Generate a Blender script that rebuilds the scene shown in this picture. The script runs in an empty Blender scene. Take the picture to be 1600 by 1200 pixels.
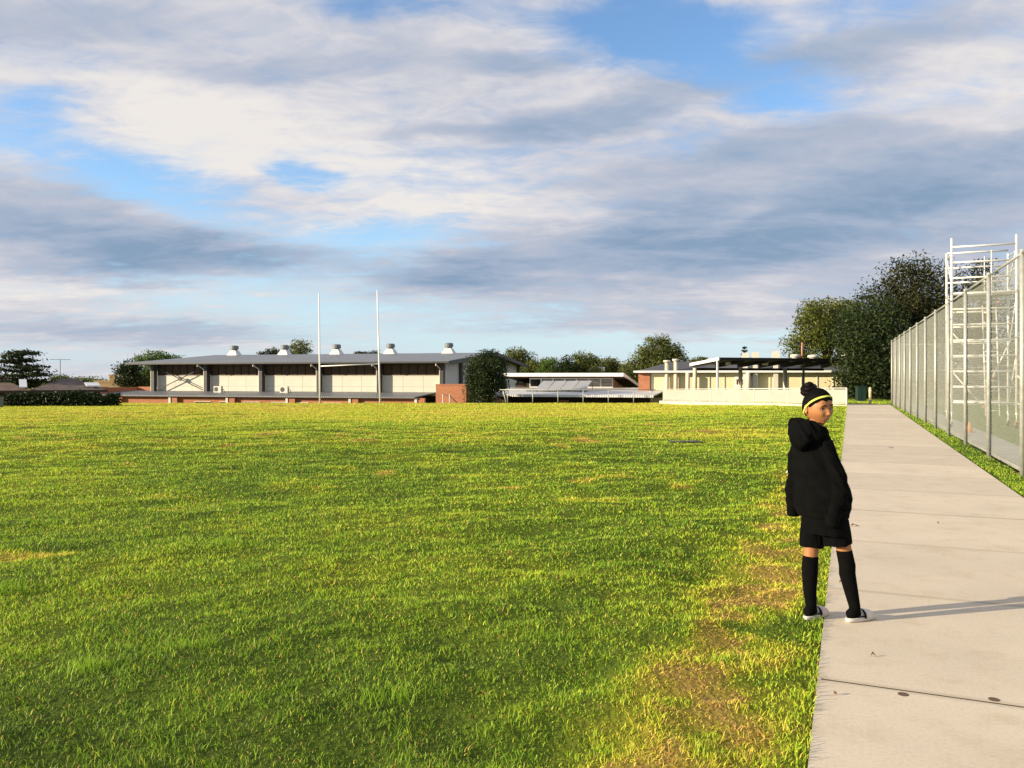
import bpy, bmesh, math, random
import numpy as np
from mathutils import Vector, Matrix, Euler

random.seed(7)
RNG = np.random.RandomState(11)
R = math.radians
scene = bpy.context.scene
COL = scene.collection

# ------------------------------------------------------------------ camera
F, CX, HZ, CAMH = 1240.0, 800.0, 589.0, 1.5      # focal length and horizon in the photograph's pixels
cam = bpy.data.cameras.new('camera')
cam.sensor_fit = 'HORIZONTAL'; cam.sensor_width = 36.0
cam.lens = 36.0 * F / 1600.0
cam.shift_y = -(600.0 - HZ) / 1600.0
cam.clip_start = 0.05; cam.clip_end = 5000
cam_ob = bpy.data.objects.new('camera', cam); COL.objects.link(cam_ob)
cam_ob.location = (0, 0, CAMH); cam_ob.rotation_euler = (R(90), 0, 0)
scene.camera = cam_ob

# ------------------------------------------------------------------ light
SUN_EL = R(15.5)
SUN_DIR = Vector((-0.97, -0.243, 0)).normalized()          # towards the sun, level
sun_l = bpy.data.lights.new('sun', 'SUN'); sun_l.energy = 5.0; sun_l.angle = R(0.5); sun_l.color = (1.0, 0.82, 0.56)
sun_ob = bpy.data.objects.new('sun', sun_l); COL.objects.link(sun_ob)
to_sun = Vector((SUN_DIR.x*math.cos(SUN_EL), SUN_DIR.y*math.cos(SUN_EL), math.sin(SUN_EL)))
sun_ob.rotation_euler = (-to_sun).to_track_quat('-Z', 'Y').to_euler()
sun_ob.location = to_sun * 200
scene.view_settings.view_transform = 'Standard'; scene.view_settings.look = 'None'
scene.view_settings.gamma = 1.0; scene.view_settings.use_curve_mapping = False
scene.view_settings.exposure = 0.88
scene.cycles.use_denoising = True
scene.cycles.max_bounces = 4; scene.cycles.transparent_max_bounces = 8

# ------------------------------------------------------------------ sky: clear Nishita sky behind a broken cloud deck
world = bpy.data.worlds.new('World'); scene.world = world; world.use_nodes = True
def build_sky():
    nt = world.node_tree; N = nt.nodes; L = nt.links; N.clear()
    def node(t, **kw):
        n = N.new(t)
        for k, v in kw.items(): setattr(n, k, v)
        return n
    def put(sock, v):
        if isinstance(v, bpy.types.NodeSocket): L.new(v, sock)
        else: sock.default_value = v
    def M(op, a, b=None, c=None, clamp=False):
        n = node('ShaderNodeMath', operation=op, use_clamp=clamp); put(n.inputs[0], a)
        if b is not None: put(n.inputs[1], b)
        if c is not None: put(n.inputs[2], c)
        return n.outputs[0]
    def mr(v, a, b, c=0.0, d=1.0):
        n = node('ShaderNodeMapRange', interpolation_type='SMOOTHSTEP'); put(n.inputs[0], v)
        for i, q in enumerate((a, b, c, d)): n.inputs[1+i].default_value = q
        return n.outputs[0]
    def mix(f, a, b, blend='MIX'):
        n = node('ShaderNodeMix', data_type='RGBA', blend_type=blend); put(n.inputs[0], f); put(n.inputs[6], a); put(n.inputs[7], b)
        return n.outputs[2]
    tc = node('ShaderNodeTexCoord')
    sx = node('ShaderNodeSeparateXYZ'); L.new(tc.outputs['Generated'], sx.inputs[0])
    dx, dy, dz = sx.outputs
    zz = M('MAXIMUM', dz, 0.0)
    k = M('ADD', zz, 0.16)
    U = M('DIVIDE', dx, k); V = M('DIVIDE', dy, k)
    cv = node('ShaderNodeCombineXYZ'); L.new(U, cv.inputs[0]); L.new(V, cv.inputs[1])
    def noise(scale, sc, loc=(0,0,0), rot=0.0, detail=6, rough=0.55, dist=0.0, vec=None):
        m = node('ShaderNodeMapping'); L.new(vec or cv.outputs[0], m.inputs[0])
        m.inputs['Location'].default_value = loc; m.inputs['Rotation'].default_value = (0,0,rot); m.inputs['Scale'].default_value = sc
        n = node('ShaderNodeTexNoise'); L.new(m.outputs[0], n.inputs['Vector'])
        n.inputs['Scale'].default_value = scale; n.inputs['Detail'].default_value = detail
        n.inputs['Roughness'].default_value = rough; n.inputs['Distortion'].default_value = dist
        return n.outputs['Fac']
    # azimuth / elevation chart (degrees) for the large masses, warped by noise so that no mass has a clean outline
    az = M('MULTIPLY', M('ARCTAN2', dx, dy), 180/math.pi)
    el = M('MULTIPLY', M('ARCSINE', dz), 180/math.pi)
    w1 = noise(1.6, (0.7, 1.3, 1), (3.1, 8.2, 0), 0.1, 5, 0.6); w2 = noise(1.9, (0.8, 1.2, 1), (13.1, 1.2, 0), 0.1, 5, 0.6)
    az = M('MULTIPLY_ADD', M('SUBTRACT', w1, 0.5), 16.0, az)
    el = M('MULTIPLY_ADD', M('SUBTRACT', w2, 0.5), M('MULTIPLY_ADD', zz, 12.0, 2.5), el)
    ae = node('ShaderNodeCombineXYZ'); L.new(az, ae.inputs[0]); L.new(el, ae.inputs[1])
    def blob(px, py, rx, ry, tilt=0.0, soft=1.0):
        a = math.degrees(math.atan((px-CX)/F)); e = math.degrees(math.atan((HZ-py)/F*math.cos(R(a))))
        sa = math.degrees(rx/F)*math.cos(R(a)); se = math.degrees(ry/F)*math.cos(R(e))
        s = node('ShaderNodeVectorMath', operation='SUBTRACT'); L.new(ae.outputs[0], s.inputs[0]); s.inputs[1].default_value = (a, e, 0)
        m = node('ShaderNodeMapping', vector_type='TEXTURE'); L.new(s.outputs[0], m.inputs[0])
        m.inputs['Rotation'].default_value = (0, 0, R(tilt)); m.inputs['Scale'].default_value = (sa, se, 1)
        ln = node('ShaderNodeVectorMath', operation='LENGTH'); L.new(m.outputs[0], ln.inputs[0])
        return mr(ln.outputs['Value'], 1.45*soft, 0.15, 0, 1)
    def total(lst):
        acc = None
        for (wt, *b) in lst:
            o = blob(*b)
            acc = M('MULTIPLY', o, wt) if acc is None else M('MULTIPLY_ADD', o, wt, acc)
        return acc
    gaps = total([(.95, 1000, 55, 210, 70, -8), (.55, 1160, 145, 110, 45, -20), (.46, 120, 245, 220, 60, -5), (.42, 300, 315, 140, 40, -12),
                  (.5, 478, 276, 46, 24), (.72, 600, 368, 140, 40, 0), (.40, 470, 440, 230, 45, 3), (.50, 560, 500, 400, 34), (.3, 90, 172, 60, 25),
                  (.34, 640, 14, 170, 30, -5), (.70, 1080, 548, 260, 24), (.62, 780, 540, 330, 26), (.3, 1270, 140, 60, 40), (.38, 250, 560, 500, 22), (.3, 1330, 30, 110, 40)])
    darks = total([(.42, 120, 355, 330, 62, -5), (.36, 340, 400, 240, 45, 0), (.55, 700, 428, 150, 34, -3), (.46, 1270, 330, 430, 80, 3),
                   (.36, 1000, 400, 300, 60), (.46, 810, 112, 130, 20, 2), (.52, 850, 190, 290, 24, 6), (.40, 1270, 100, 210, 34, 5), (.30, 230, 516, 260, 16),
                   (.24, 60, 15, 240, 36, 4), (.24, 1500, 290, 260, 90, 0), (.16, 900, 500, 330, 26), (.34, 1180, 235, 320, 28, 6), (.20, 480, 100, 300, 22, 5), (.26, 1500, 470, 260, 60)])
    lights = total([(.22, 330, 190, 380, 90, -5), (.24, 720, 300, 260, 50, 3), (.24, 1500, 150, 170, 60, 4), (.26, 100, 450, 320, 18), (.2, 900, 330, 110, 20, 8), (.24, 1130, 350, 120, 14, 10),
                    (.2, 480, 255, 240, 40, 0), (.16, 700, 215, 200, 25, 5), (.2, 380, 355, 200, 25)])
    n_big = noise(1.1, (0.7, 1.4, 1), (0.3, 2.0, 0), 0.12, 6, 0.55, 0.3)
    n_mid = noise(2.7, (0.8, 1.5, 1), (5.3, 1.0, 0), 0.16, 8, 0.56, 0.5)
    n_fine = noise(7.5, (0.95, 1.3, 1), (2.3, 6.0, 0), 0.2, 7, 0.60, 0.8)
    # cover: 1 = cloud, 0 = clear
    cov = M('MULTIPLY_ADD', n_big, 0.5, 0.45)
    cov = M('MULTIPLY_ADD', M('SUBTRACT', n_mid, 0.5), 0.9, cov)
    cov = M('MULTIPLY_ADD', M('SUBTRACT', n_fine, 0.5), 0.75, cov)
    cov = M('SUBTRACT', cov, gaps)
    cov = M('MULTIPLY_ADD', darks, 0.45, cov)
    cov = mr(cov, -0.05, 0.80)
    shade = M('MULTIPLY_ADD', M('SUBTRACT', n_mid, 0.5), 0.85, 0.70)
    shade = M('MULTIPLY_ADD', M('SUBTRACT', n_fine, 0.5), 0.42, shade)
    shade = M('MULTIPLY_ADD', M('SUBTRACT', n_big, 0.5), 0.3, shade)
    shade = M('ADD', shade, M('SUBTRACT', lights, darks))
    shade = M('MAXIMUM', M('MINIMUM', shade, 1.0), 0.0)
    ramp = node('ShaderNodeValToRGB'); L.new(shade, ramp.inputs[0])
    cr = ramp.color_ramp
    stops = [(0.0, (0.26, 0.375, 0.535)), (0.28, (0.395, 0.48, 0.625)), (0.55, (0.54, 0.575, 0.675)), (0.8, (0.73, 0.72, 0.76)), (1.0, (0.89, 0.85, 0.82))]
    cr.elements[0].position, cr.elements[0].color = stops[0][0], (*stops[0][1], 1)
    cr.elements[1].position, cr.elements[1].color = stops[-1][0], (*stops[-1][1], 1)
    for p, c in stops[1:-1]:
        e = cr.elements.new(p); e.color = (*c, 1)
    g10 = node('ShaderNodeVectorMath', operation='SCALE'); L.new(ramp.outputs[0], g10.inputs[0]); g10.inputs['Scale'].default_value = 5.25
    sky = node('ShaderNodeTexSky', sky_type='NISHITA'); sky.sun_disc = False
    sky.sun_elevation = SUN_EL; sky.sun_rotation = math.atan2(SUN_DIR.x, SUN_DIR.y)
    sky.air_density = 1.0; sky.dust_density = 0.3; sky.ozone_density = 1.2
    skc = node('ShaderNodeVectorMath', operation='MULTIPLY'); L.new(sky.outputs[0], skc.inputs[0]); skc.inputs[1].default_value = SKY_GAIN
    veil = M('MULTIPLY', mr(dz, 0.26, 0.0), 0.85)
    clear = mix(veil, skc.outputs[0], (3.25, 4.05, 4.7, 1))
    col = mix(cov, clear, g10.outputs[0])
    bg = node('ShaderNodeBackground'); L.new(col, bg.inputs[0]); bg.inputs[1].default_value = 0.1
    out = node('ShaderNodeOutputWorld'); L.new(bg.outputs[0], out.inputs[0])
SKY_GAIN = (0.92, 1.13, 1.36)
build_sky()
world.cycles.sampling_method = 'MANUAL'; world.cycles.sample_map_resolution = 512

# ------------------------------------------------------------------ materials
MATS = {}
def mat(name, color, rough=0.7, var=0.15, scale=4.0, bump=0.0, bscale=40.0, metal=0.0, spec=0.4, stretch=(1,1,1), sheen=0.0, dirt=None):
    """procedural paint / stone / cloth: base colour broken up by two noises, with fine relief"""
    if name in MATS: return MATS[name]
    m = bpy.data.materials.new(name); m.use_nodes = True; nt = m.node_tree; N = nt.nodes; L = nt.links
    b = N['Principled BSDF']
    tc = N.new('ShaderNodeTexCoord'); mp = N.new('ShaderNodeMapping'); L.new(tc.outputs['Object'], mp.inputs[0]); mp.inputs['Scale'].default_value = stretch
    n1 = N.new('ShaderNodeTexNoise'); n1.inputs['Scale'].default_value = scale; n1.inputs['Detail'].default_value = 6; L.new(mp.outputs[0], n1.inputs['Vector'])
    rp = N.new('ShaderNodeValToRGB'); L.new(n1.outputs['Fac'], rp.inputs[0])
    d = dirt or tuple(c*(1-var*1.6) for c in color)
    rp.color_ramp.elements[0].position = 0.30; rp.color_ramp.elements[0].color = (*[c*(1-var)*0.6 + q*0.4 for c, q in zip(color, d)], 1)
    rp.color_ramp.elements[1].position = 0.70; rp.color_ramp.elements[1].color = (*[min(1, c*(1+var*0.5)) for c in color], 1)
    L.new(rp.outputs[0], b.inputs['Base Color'])
    b.inputs['Roughness'].default_value = rough; b.inputs['Metallic'].default_value = metal; b.inputs['Specular IOR Level'].default_value = spec
    if sheen: b.inputs['Sheen Weight'].default_value = sheen
    if bump:
        n2 = N.new('ShaderNodeTexNoise'); n2.inputs['Scale'].default_value = bscale; n2.inputs['Detail'].default_value = 4; L.new(mp.outputs[0], n2.inputs['Vector'])
        bp = N.new('ShaderNodeBump'); bp.inputs['Strength'].default_value = bump; bp.inputs['Distance'].default_value = 0.01
        L.new(n2.outputs['Fac'], bp.inputs['Height']); L.new(bp.outputs[0], b.inputs['Normal'])
    MATS[name] = m
    return m
def leaf_mat(name, stops, transl=0.35, attr='tint'):
    """foliage: per-leaf tint attribute through a ramp, part of the light passes through the leaf"""
    m = bpy.data.materials.new(name); m.use_nodes = True; nt = m.node_tree; N = nt.nodes; L = nt.links; N.clear()
    at = N.new('ShaderNodeAttribute'); at.attribute_name = attr
    rp = N.new('ShaderNodeValToRGB'); L.new(at.outputs['Fac'], rp.inputs[0])
    e = rp.color_ramp.elements
    e[0].position, e[0].color = stops[0][0], (*stops[0][1], 1); e[1].position, e[1].color = stops[-1][0], (*stops[-1][1], 1)
    for p, c in stops[1:-1]:
        q = e.new(p); q.color = (*c, 1)
    pb = N.new('ShaderNodeBsdfPrincipled'); pb.inputs['Roughness'].default_value = 0.55; pb.inputs['Specular IOR Level'].default_value = 0.25
    tr = N.new('ShaderNodeBsdfTranslucent'); mx = N.new('ShaderNodeMixShader'); mx.inputs[0].default_value = transl
    L.new(rp.outputs[0], pb.inputs['Base Color']); L.new(rp.outputs[0], tr.inputs['Color'])
    L.new(pb.outputs[0], mx.inputs[1]); L.new(tr.outputs[0], mx.inputs[2])
    o = N.new('ShaderNodeOutputMaterial'); L.new(mx.outputs[0], o.inputs[0])
    MATS[name] = m
    return m
def glass_mat(name, color, rough=0.08):
    m = mat(name, color, rough, 0.2, 0.7, spec=0.6); return m

# ------------------------------------------------------------------ mesh helpers
class MB:
    def __init__(s): s.v = []; s.f = []
    def add(s, vs, fs):
        o = len(s.v); s.v += [tuple(v) for v in vs]; s.f += [tuple(i+o for i in f) for f in fs]; return s
    def box(s, x0, x1, y0, y1, z0, z1):
        return s.add([(x0,y0,z0),(x1,y0,z0),(x1,y1,z0),(x0,y1,z0),(x0,y0,z1),(x1,y0,z1),(x1,y1,z1),(x0,y1,z1)],
                     [(0,3,2,1),(4,5,6,7),(0,1,5,4),(1,2,6,5),(2,3,7,6),(3,0,4,7)])
    def cbox(s, c, d): return s.box(c[0]-d[0]/2, c[0]+d[0]/2, c[1]-d[1]/2, c[1]+d[1]/2, c[2]-d[2]/2, c[2]+d[2]/2)
    def hexa(s, p):  # eight corners: bottom 4 ccw, top 4
        return s.add(p, [(0,3,2,1),(4,5,6,7),(0,1,5,4),(1,2,6,5),(2,3,7,6),(3,0,4,7)])
    def tube(s, pts, rad, n=8, cap=True):
        pts = [Vector(p) for p in pts]; m = len(pts)
        if not hasattr(rad, '__len__'): rad = [rad]*m
        o = len(s.v); up = None
        for i, p in enumerate(pts):
            t = (pts[min(i+1, m-1)] - pts[max(i-1, 0)]).normalized()
            if up is None: up = Vector((0,0,1)) if abs(t.z) < 0.9 else Vector((1,0,0))
            a = t.cross(up).normalized(); b = a.cross(t).normalized(); up = b
            for k in range(n):
                w = 2*math.pi*k/n
                s.v.append(tuple(p + (a*math.cos(w) + b*math.sin(w))*rad[i]))
        for i in range(m-1):
            for k in range(n):
                k2 = (k+1) % n
                s.f.append((o+i*n+k, o+i*n+k2, o+(i+1)*n+k2, o+(i+1)*n+k))
        if cap:
            s.f.append(tuple(o+k for k in range(n-1, -1, -1))); s.f.append(tuple(o+(m-1)*n+k for k in range(n)))
        return s
    def rings(s, rings, cap=True):  # list of equal-length point loops
        o = len(s.v); n = len(rings[0])
        for r in rings: s.v += [tuple(p) for p in r]
        for i in range(len(rings)-1):
            for k in range(n):
                k2 = (k+1) % n
                s.f.append((o+i*n+k, o+i*n+k2, o+(i+1)*n+k2, o+(i+1)*n+k))
        if cap:
            s.f.append(tuple(o+k for k in range(n-1, -1, -1))); s.f.append(tuple(o+(len(rings)-1)*n+k for k in range(n)))
        return s
    def prism(s, poly, z0, z1):
        n = len(poly); o = len(s.v)
        s.v += [(x, y, z0) for x, y in poly] + [(x, y, z1) for x, y in poly]
        s.f.append(tuple(o+k for k in range(n-1, -1, -1))); s.f.append(tuple(o+n+k for k in range(n)))
        for k in range(n):
            k2 = (k+1) % n; s.f.append((o+k, o+k2, o+n+k2, o+n+k))
        return s
    def mesh(s, name):
        me = bpy.data.meshes.new(name); me.from_pydata(s.v, [], s.f); me.update(); return me
    def build(s, name, m, parent=None, smooth=False, bevel=0.0):
        me = s.mesh(name)
        if bevel or True:
            bm = bmesh.new(); bm.from_mesh(me); bmesh.ops.recalc_face_normals(bm, faces=bm.faces)
            if bevel: bmesh.ops.bevel(bm, geom=list(bm.edges), offset=bevel, segments=2, profile=0.5, affect='EDGES')
            bm.to_mesh(me); bm.free()
        return link(name, me, m, parent, smooth)
def link(name, me, m, parent=None, smooth=False):
    o = bpy.data.objects.new(name, me); COL.objects.link(o)
    if m is not None and not me.materials: me.materials.append(MATS[m] if isinstance(m, str) else m)
    if smooth: me.polygons.foreach_set('use_smooth', np.ones(len(me.polygons), dtype=bool))
    if parent is not None: o.parent = parent
    return o
def tag(o, label=None, cat=None, group=None, kind=None):
    if label: o['label'] = label
    if cat: o['category'] = cat
    if group: o['group'] = group
    if kind: o['kind'] = kind
    return o
def thing(name, loc, rz, label, cat, group=None):
    o = bpy.data.objects.new(name, None); COL.objects.link(o); o.location = loc; o.rotation_euler = (0, 0, rz); o.empty_display_size = 0.2
    return tag(o, label, cat, group)
def np_mesh(name, verts, faces4=None, faces3=None):
    """fast mesh from arrays: quads then triangles"""
    me = bpy.data.meshes.new(name); me.vertices.add(len(verts)); me.vertices.foreach_set('co', np.asarray(verts, np.float32).ravel())
    nq = 0 if faces4 is None else len(faces4); n3 = 0 if faces3 is None else len(faces3)
    idx = np.concatenate([a.ravel() for a in (faces4, faces3) if a is not None and len(a)]).astype(np.int32)
    me.loops.add(len(idx)); me.loops.foreach_set('vertex_index', idx)
    me.polygons.add(nq+n3)
    st = np.concatenate([np.arange(nq)*4, nq*4 + np.arange(n3)*3]).astype(np.int32)
    me.polygons.foreach_set('loop_start', st)
    me.update(calc_edges=True); me.validate()
    return me
def set_attr(me, name, vals):
    a = me.attributes.new(name, 'FLOAT', 'POINT'); a.data.foreach_set('value', np.asarray(vals, np.float32))
_T = RNG.rand(256, 256)
def vnoise(x, y, seed=0):
    x = np.asarray(x) + seed*17.31; y = np.asarray(y) + seed*41.7
    xi = np.floor(x).astype(int); yi = np.floor(y).astype(int); fx = x-xi; fy = y-yi
    fx = fx*fx*(3-2*fx); fy = fy*fy*(3-2*fy)
    t = lambda i, j: _T[i & 255, j & 255]
    return (t(xi, yi)*(1-fx)+t(xi+1, yi)*fx)*(1-fy) + (t(xi, yi+1)*(1-fx)+t(xi+1, yi+1)*fx)*fy
def fbm(x, y, seed=0, oct=3):
    a = 0; w = 1; tot = 0
    for o in range(oct):
        a = a + w*vnoise(x*2**o, y*2**o, seed+o); tot += w; w *= 0.5
    return a/tot
def sstep(a, b, x):
    t = np.clip((np.asarray(x, float)-a)/(b-a), 0, 1); return t*t*(3-2*t)
def at(px, py, d): return Vector(((px-CX)/F*d, d, CAMH-(py-HZ)/F*d))
def zat(py, d): return CAMH-(py-HZ)/F*d

# ------------------------------------------------------------------ path frame: s = metres right of the path's left edge, a = metres along it
P0 = (1.52, 3.95); PU = (0.3920, 0.9200); PN = (0.9200, -0.3920); PW = 2.13
def sa(x, y):
    return (x-P0[0])*PN[0]+(y-P0[1])*PN[1], (x-P0[0])*PU[0]+(y-P0[1])*PU[1]
def wp(s, a, z=0.0): return Vector((P0[0]+PN[0]*s+PU[0]*a, P0[1]+PN[1]*s+PU[1]*a, z))
PATH_ROT = math.atan2(PU[1], PU[0]) - math.pi/2
A_END = 43.6

def terrain(x, y):
    x = np.asarray(x, float); y = np.asarray(y, float)
    s, a = sa(x, y)
    left = sstep(0.3, 11.0, -s)
    z = -0.0128*np.maximum(0, y-20)*left - 0.12*sstep(30, 42, y)*sstep(0.0, 1.5, -s)*(1-left)
    z = np.maximum(z, -0.6)
    # bank down to the sunken school buildings beyond the far side of the field
    crest = 62.5 + 0.0*x
    z = z - 2.6*sstep(0, 7, y-crest)*(1-sstep(12.2, 14.6, x - 0.0*y))
    # lawn relief
    near = 1.0/(1.0+np.maximum(0, y-12)/14.0)
    lawn = (1-sstep(-0.12, 0.0, s))
    rel = (fbm(x*0.55, y*0.8, 3, 3)-0.5)*0.12*(0.35+0.65*near) + (fbm(x*1.5, y*2.6, 5, 3)-0.5)*0.14*(0.22+0.78*near) + (fbm(x*5, y*7, 6, 2)-0.5)*0.045*near
    rel = rel*(0.55 + 0.9*sstep(0.3, 0.7, fbm(x*0.12, y*0.12, 8, 2)))
    z = z + rel*lawn*np.where(y > 64, 0.3, 1.0)
    z = z - 0.025*lawn
    # bed under the path, the verge and the court
    z = np.where((s >= 0) & (s < PW) & (a < A_END), z-0.07, z)
    z = np.where((s >= PW) & (s < 2.66) & (a < A_END), -0.03 + (fbm(x*2.2, y*2.2, 9, 2)-0.5)*0.04, z)
    z = np.where((s >= 2.66) & (a < 60) & (a > -30), -0.12, z)
    return z

def dry(x, y):
    """0 lush .. 1 straw: the lawn's own colour"""
    s, a = sa(x, y)
    g = 0.26 + 0.34*(fbm(x*0.35, y*0.5, 21, 3)-0.5) + 0.28*(fbm(x*1.3, y*1.8, 22, 3)-0.5)
    g = g + 0.25*sstep(7, 34, y)*sstep(-4, 12, -s)*(0.6+0.8*fbm(x*0.07, y*0.10, 23, 2))
    g = g + 0.06*sstep(18, 45, y)
    band = np.exp(-((s+0.48)/0.34)**2)*(a > -6)*(1-sstep(7.0, 12, a))
    g = g + band*(0.27 + 0.26*sstep(0.34, 0.70, fbm(x*1.25, y*1.1, 31, 4)) + 1.5*(fbm(x*5, y*5, 36, 3)-0.48))
    g = g + 0.45*sstep(0.66, 0.76, fbm(x*1.6, y*2.2, 33, 2))*sstep(0.45, 0.7, fbm(x*0.3, y*0.3, 34, 2))
    g = g + 0.30*np.exp(-((x-6.2)**2/6.0+(y-21.5)**2/5.0))*(0.5+fbm(x*1.2, y*1.2, 35, 2))
    g = g - 0.06*sstep(PW-0.1, PW, s)
    return np.clip(g, 0.02, .88)

GRASS = [(0.0, (0.075, 0.125, 0.020)), (0.25, (0.165, 0.290, 0.022)), (0.5, (0.350, 0.430, 0.030)), (0.7, (0.50, 0.46, 0.055)), (0.85, (0.47, 0.315, 0.11)), (1.0, (0.36, 0.20, 0.075))]
leaf_mat('grass_blade', [(p, tuple(min(.9, c*1.52) for c in q)) for p, q in GRASS], 0.36)
def ground_material():
    m = leaf_mat('lawn_soil', [(p, (q[0]*0.42+0.006, q[1]*0.38+0.004, q[2]*0.55+0.003)) for p, q in GRASS], 0.0)
    nt = m.node_tree; N = nt.nodes; L = nt.links
    pb = [n for n in N if n.type == 'BSDF_PRINCIPLED'][0]; rp = [n for n in N if n.type == 'VALTORGB'][0]; at_ = [n for n in N if n.type == 'ATTRIBUTE'][0]
    g = N.new('ShaderNodeNewGeometry'); mp = N.new('ShaderNodeMapping'); L.new(g.outputs['Position'], mp.inputs[0])
    n1 = N.new('ShaderNodeTexNoise'); n1.inputs['Scale'].default_value = 9; n1.inputs['Detail'].default_value = 8; n1.inputs['Roughness'].default_value = 0.7; L.new(mp.outputs[0], n1.inputs['Vector'])
    ma = N.new('ShaderNodeMath'); ma.operation = 'MULTIPLY_ADD'; L.new(n1.outputs['Fac'], ma.inputs[0]); ma.inputs[1].default_value = 0.5
    sb = N.new('ShaderNodeMath'); sb.operation = 'SUBTRACT'; L.new(at_.outputs['Fac'], sb.inputs[0]); sb.inputs[1].default_value = 0.25
    L.new(sb.outputs[0], ma.inputs[2]); L.new(ma.outputs[0], rp.inputs[0])
    bp = N.new('ShaderNodeBump'); bp.inputs['Strength'].default_value = 0.7; bp.inputs['Distance'].default_value = 0.05
    n2 = N.new('ShaderNodeTexNoise'); n2.inputs['Scale'].default_value = 22; n2.inputs['Detail'].default_value = 6; L.new(mp.outputs[0], n2.inputs['Vector'])
    L.new(n2.outputs['Fac'], bp.inputs['Height']); L.new(bp.outputs[0], pb.inputs['Normal'])
    pb.inputs['Roughness'].default_value = 0.95; pb.inputs['Specular IOR Level'].default_value = 0.05
ground_material()

def build_ground():
    ys = [-9.0]
    while ys[-1] < 900: ys.append(ys[-1] + max(0.055, 0.0115*(abs(ys[-1])+1.5)) * (1 if ys[-1] > 1 else 4))
    ys = np.array(ys)
    us = np.linspace(-1, 1, 260); us = us*0.92 + 0.08*us**3
    Y, Uu = np.meshgrid(ys, us, indexing='ij')
    X = Uu*(np.abs(Y)*1.15+9.0)
    Z = terrain(X, Y)
    nr, nc = X.shape
    i = np.arange(nr-1)[:, None]*nc + np.arange(nc-1)[None, :]
    q = np.stack([i, i+1, i+nc+1, i+nc], -1).reshape(-1, 4)
    me = np_mesh('ground', np.stack([X, Y, Z], -1).reshape(-1, 3), q)
    set_attr(me, 'tint', np.minimum(dry(X.ravel(), Y.ravel()), .72))
    o = link('ground', me, 'lawn_soil', None, True); tag(o, kind='structure')
build_ground()

def build_grass():
    n = 940000
    lo, hi, pw = 1.3, 66.0, 0.36
    d = (lo**pw + RNG.rand(n)*(hi**pw-lo**pw))**(1/pw)
    x = (RNG.rand(n)*2-1)*(0.68*d+1.7); y = d
    s, a = sa(x, y)
    edge = 0.07*(fbm(a*4, s*0, 41, 3)-0.42)
    keep = ((s < edge) & (y < 63.5)) | ((s > PW-edge) & (s < 2.60) & (a < A_END)) | ((a > A_END+0.1) & (a < 52) & (s > -3) & (s < 2.6))
    keep &= RNG.rand(n) < 0.72 + 0.5*sstep(0.2, 0.8, fbm(x*8, y*8, 51, 2)) + sstep(14, 24, d)
    x, y, d, s = x[keep], y[keep], d[keep], s[keep]
    # tufts of longer grass
    tx, ty, tl = [], [], []
    for (cx_, cy_, k, ln) in [(-2.16, 4.1, 150, 0.10), (-1.80, 4.42, 110, 0.09), (-0.55, 3.75, 120, 0.10), (-3.6, 5.6, 160, .12), (0.2, 4.6, 90, 0.08), (-2.6, 7.2, 120, .1)]:
        tx.append(cx_+RNG.randn(k)*0.09); ty.append(cy_+RNG.randn(k)*0.05); tl.append(np.full(k, ln))
    tx, ty, tl = map(np.concatenate, (tx, ty, tl))
    m0 = len(x); x = np.concatenate([x, tx]); y = np.concatenate([y, ty]); d = np.concatenate([d, ty]); m = len(x)
    z = terrain(x, y) - 0.004
    clump = sstep(0.2, 0.8, fbm(x*8, y*8, 51, 2)); hgt = (0.014 + 0.021*RNG.rand(m)**1.4)*(0.60+0.65*clump)*(1+0.014*d)
    hgt[m0:] = tl*(0.5+0.6*RNG.rand(len(tl)))
    wid = 0.0039*(np.maximum(d, 3)/3)**0.80*(0.7+0.6*RNG.rand(m)); wid[m0:] = 0.0035
    ph = RNG.rand(m)*2*np.pi; lean_dir = RNG.rand(m)*2*np.pi
    g = dry(x, y); tint = g + RNG.randn(m)*0.13
    dead = RNG.rand(m) < (0.04 + 0.30*np.clip(g-0.45, 0, 1)); tint[dead] = 0.72 + 0.28*RNG.rand(dead.sum())
    tint[m0:] = 0.22+0.12*RNG.rand(m-m0)
    lean = (0.25+0.75*RNG.rand(m))*hgt*(1+0.5*(g > 0.6)); hgt = hgt*(1-0.35*sstep(0.6, 0.9, g))
    tX, tY = np.cos(ph)*wid/2, np.sin(ph)*wid/2; lX, lY = np.cos(lean_dir)*lean, np.sin(lean_dir)*lean
    V = np.empty((m, 5, 3), np.float32)
    V[:,0] = np.stack([x-tX, y-tY, z], -1); V[:,1] = np.stack([x+tX, y+tY, z], -1)
    V[:,2] = np.stack([x+tX*0.8+lX*.3, y+tY*0.8+lY*.3, z+hgt*0.58], -1); V[:,3] = np.stack([x-tX*0.8+lX*.3, y-tY*0.8+lY*.3, z+hgt*0.58], -1)
    V[:,4] = np.stack([x+lX, y+lY, z+hgt], -1)
    b = (np.arange(m)*5)[:, None]
    me = np_mesh('grass', V.reshape(-1, 3), b+np.array([[0,1,2,3]]), b+np.array([[3,2,4]]))
    t5 = np.repeat(np.clip(tint, 0, 1), 5).reshape(m, 5); t5[:, :2] -= 0.03
    set_attr(me, 'tint', np.clip(t5, 0, 1).ravel())
    tag(link('grass', me, 'grass_blade'), 'short green and straw coloured lawn grass covering the field', 'grass', kind='stuff')
build_grass()

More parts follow.
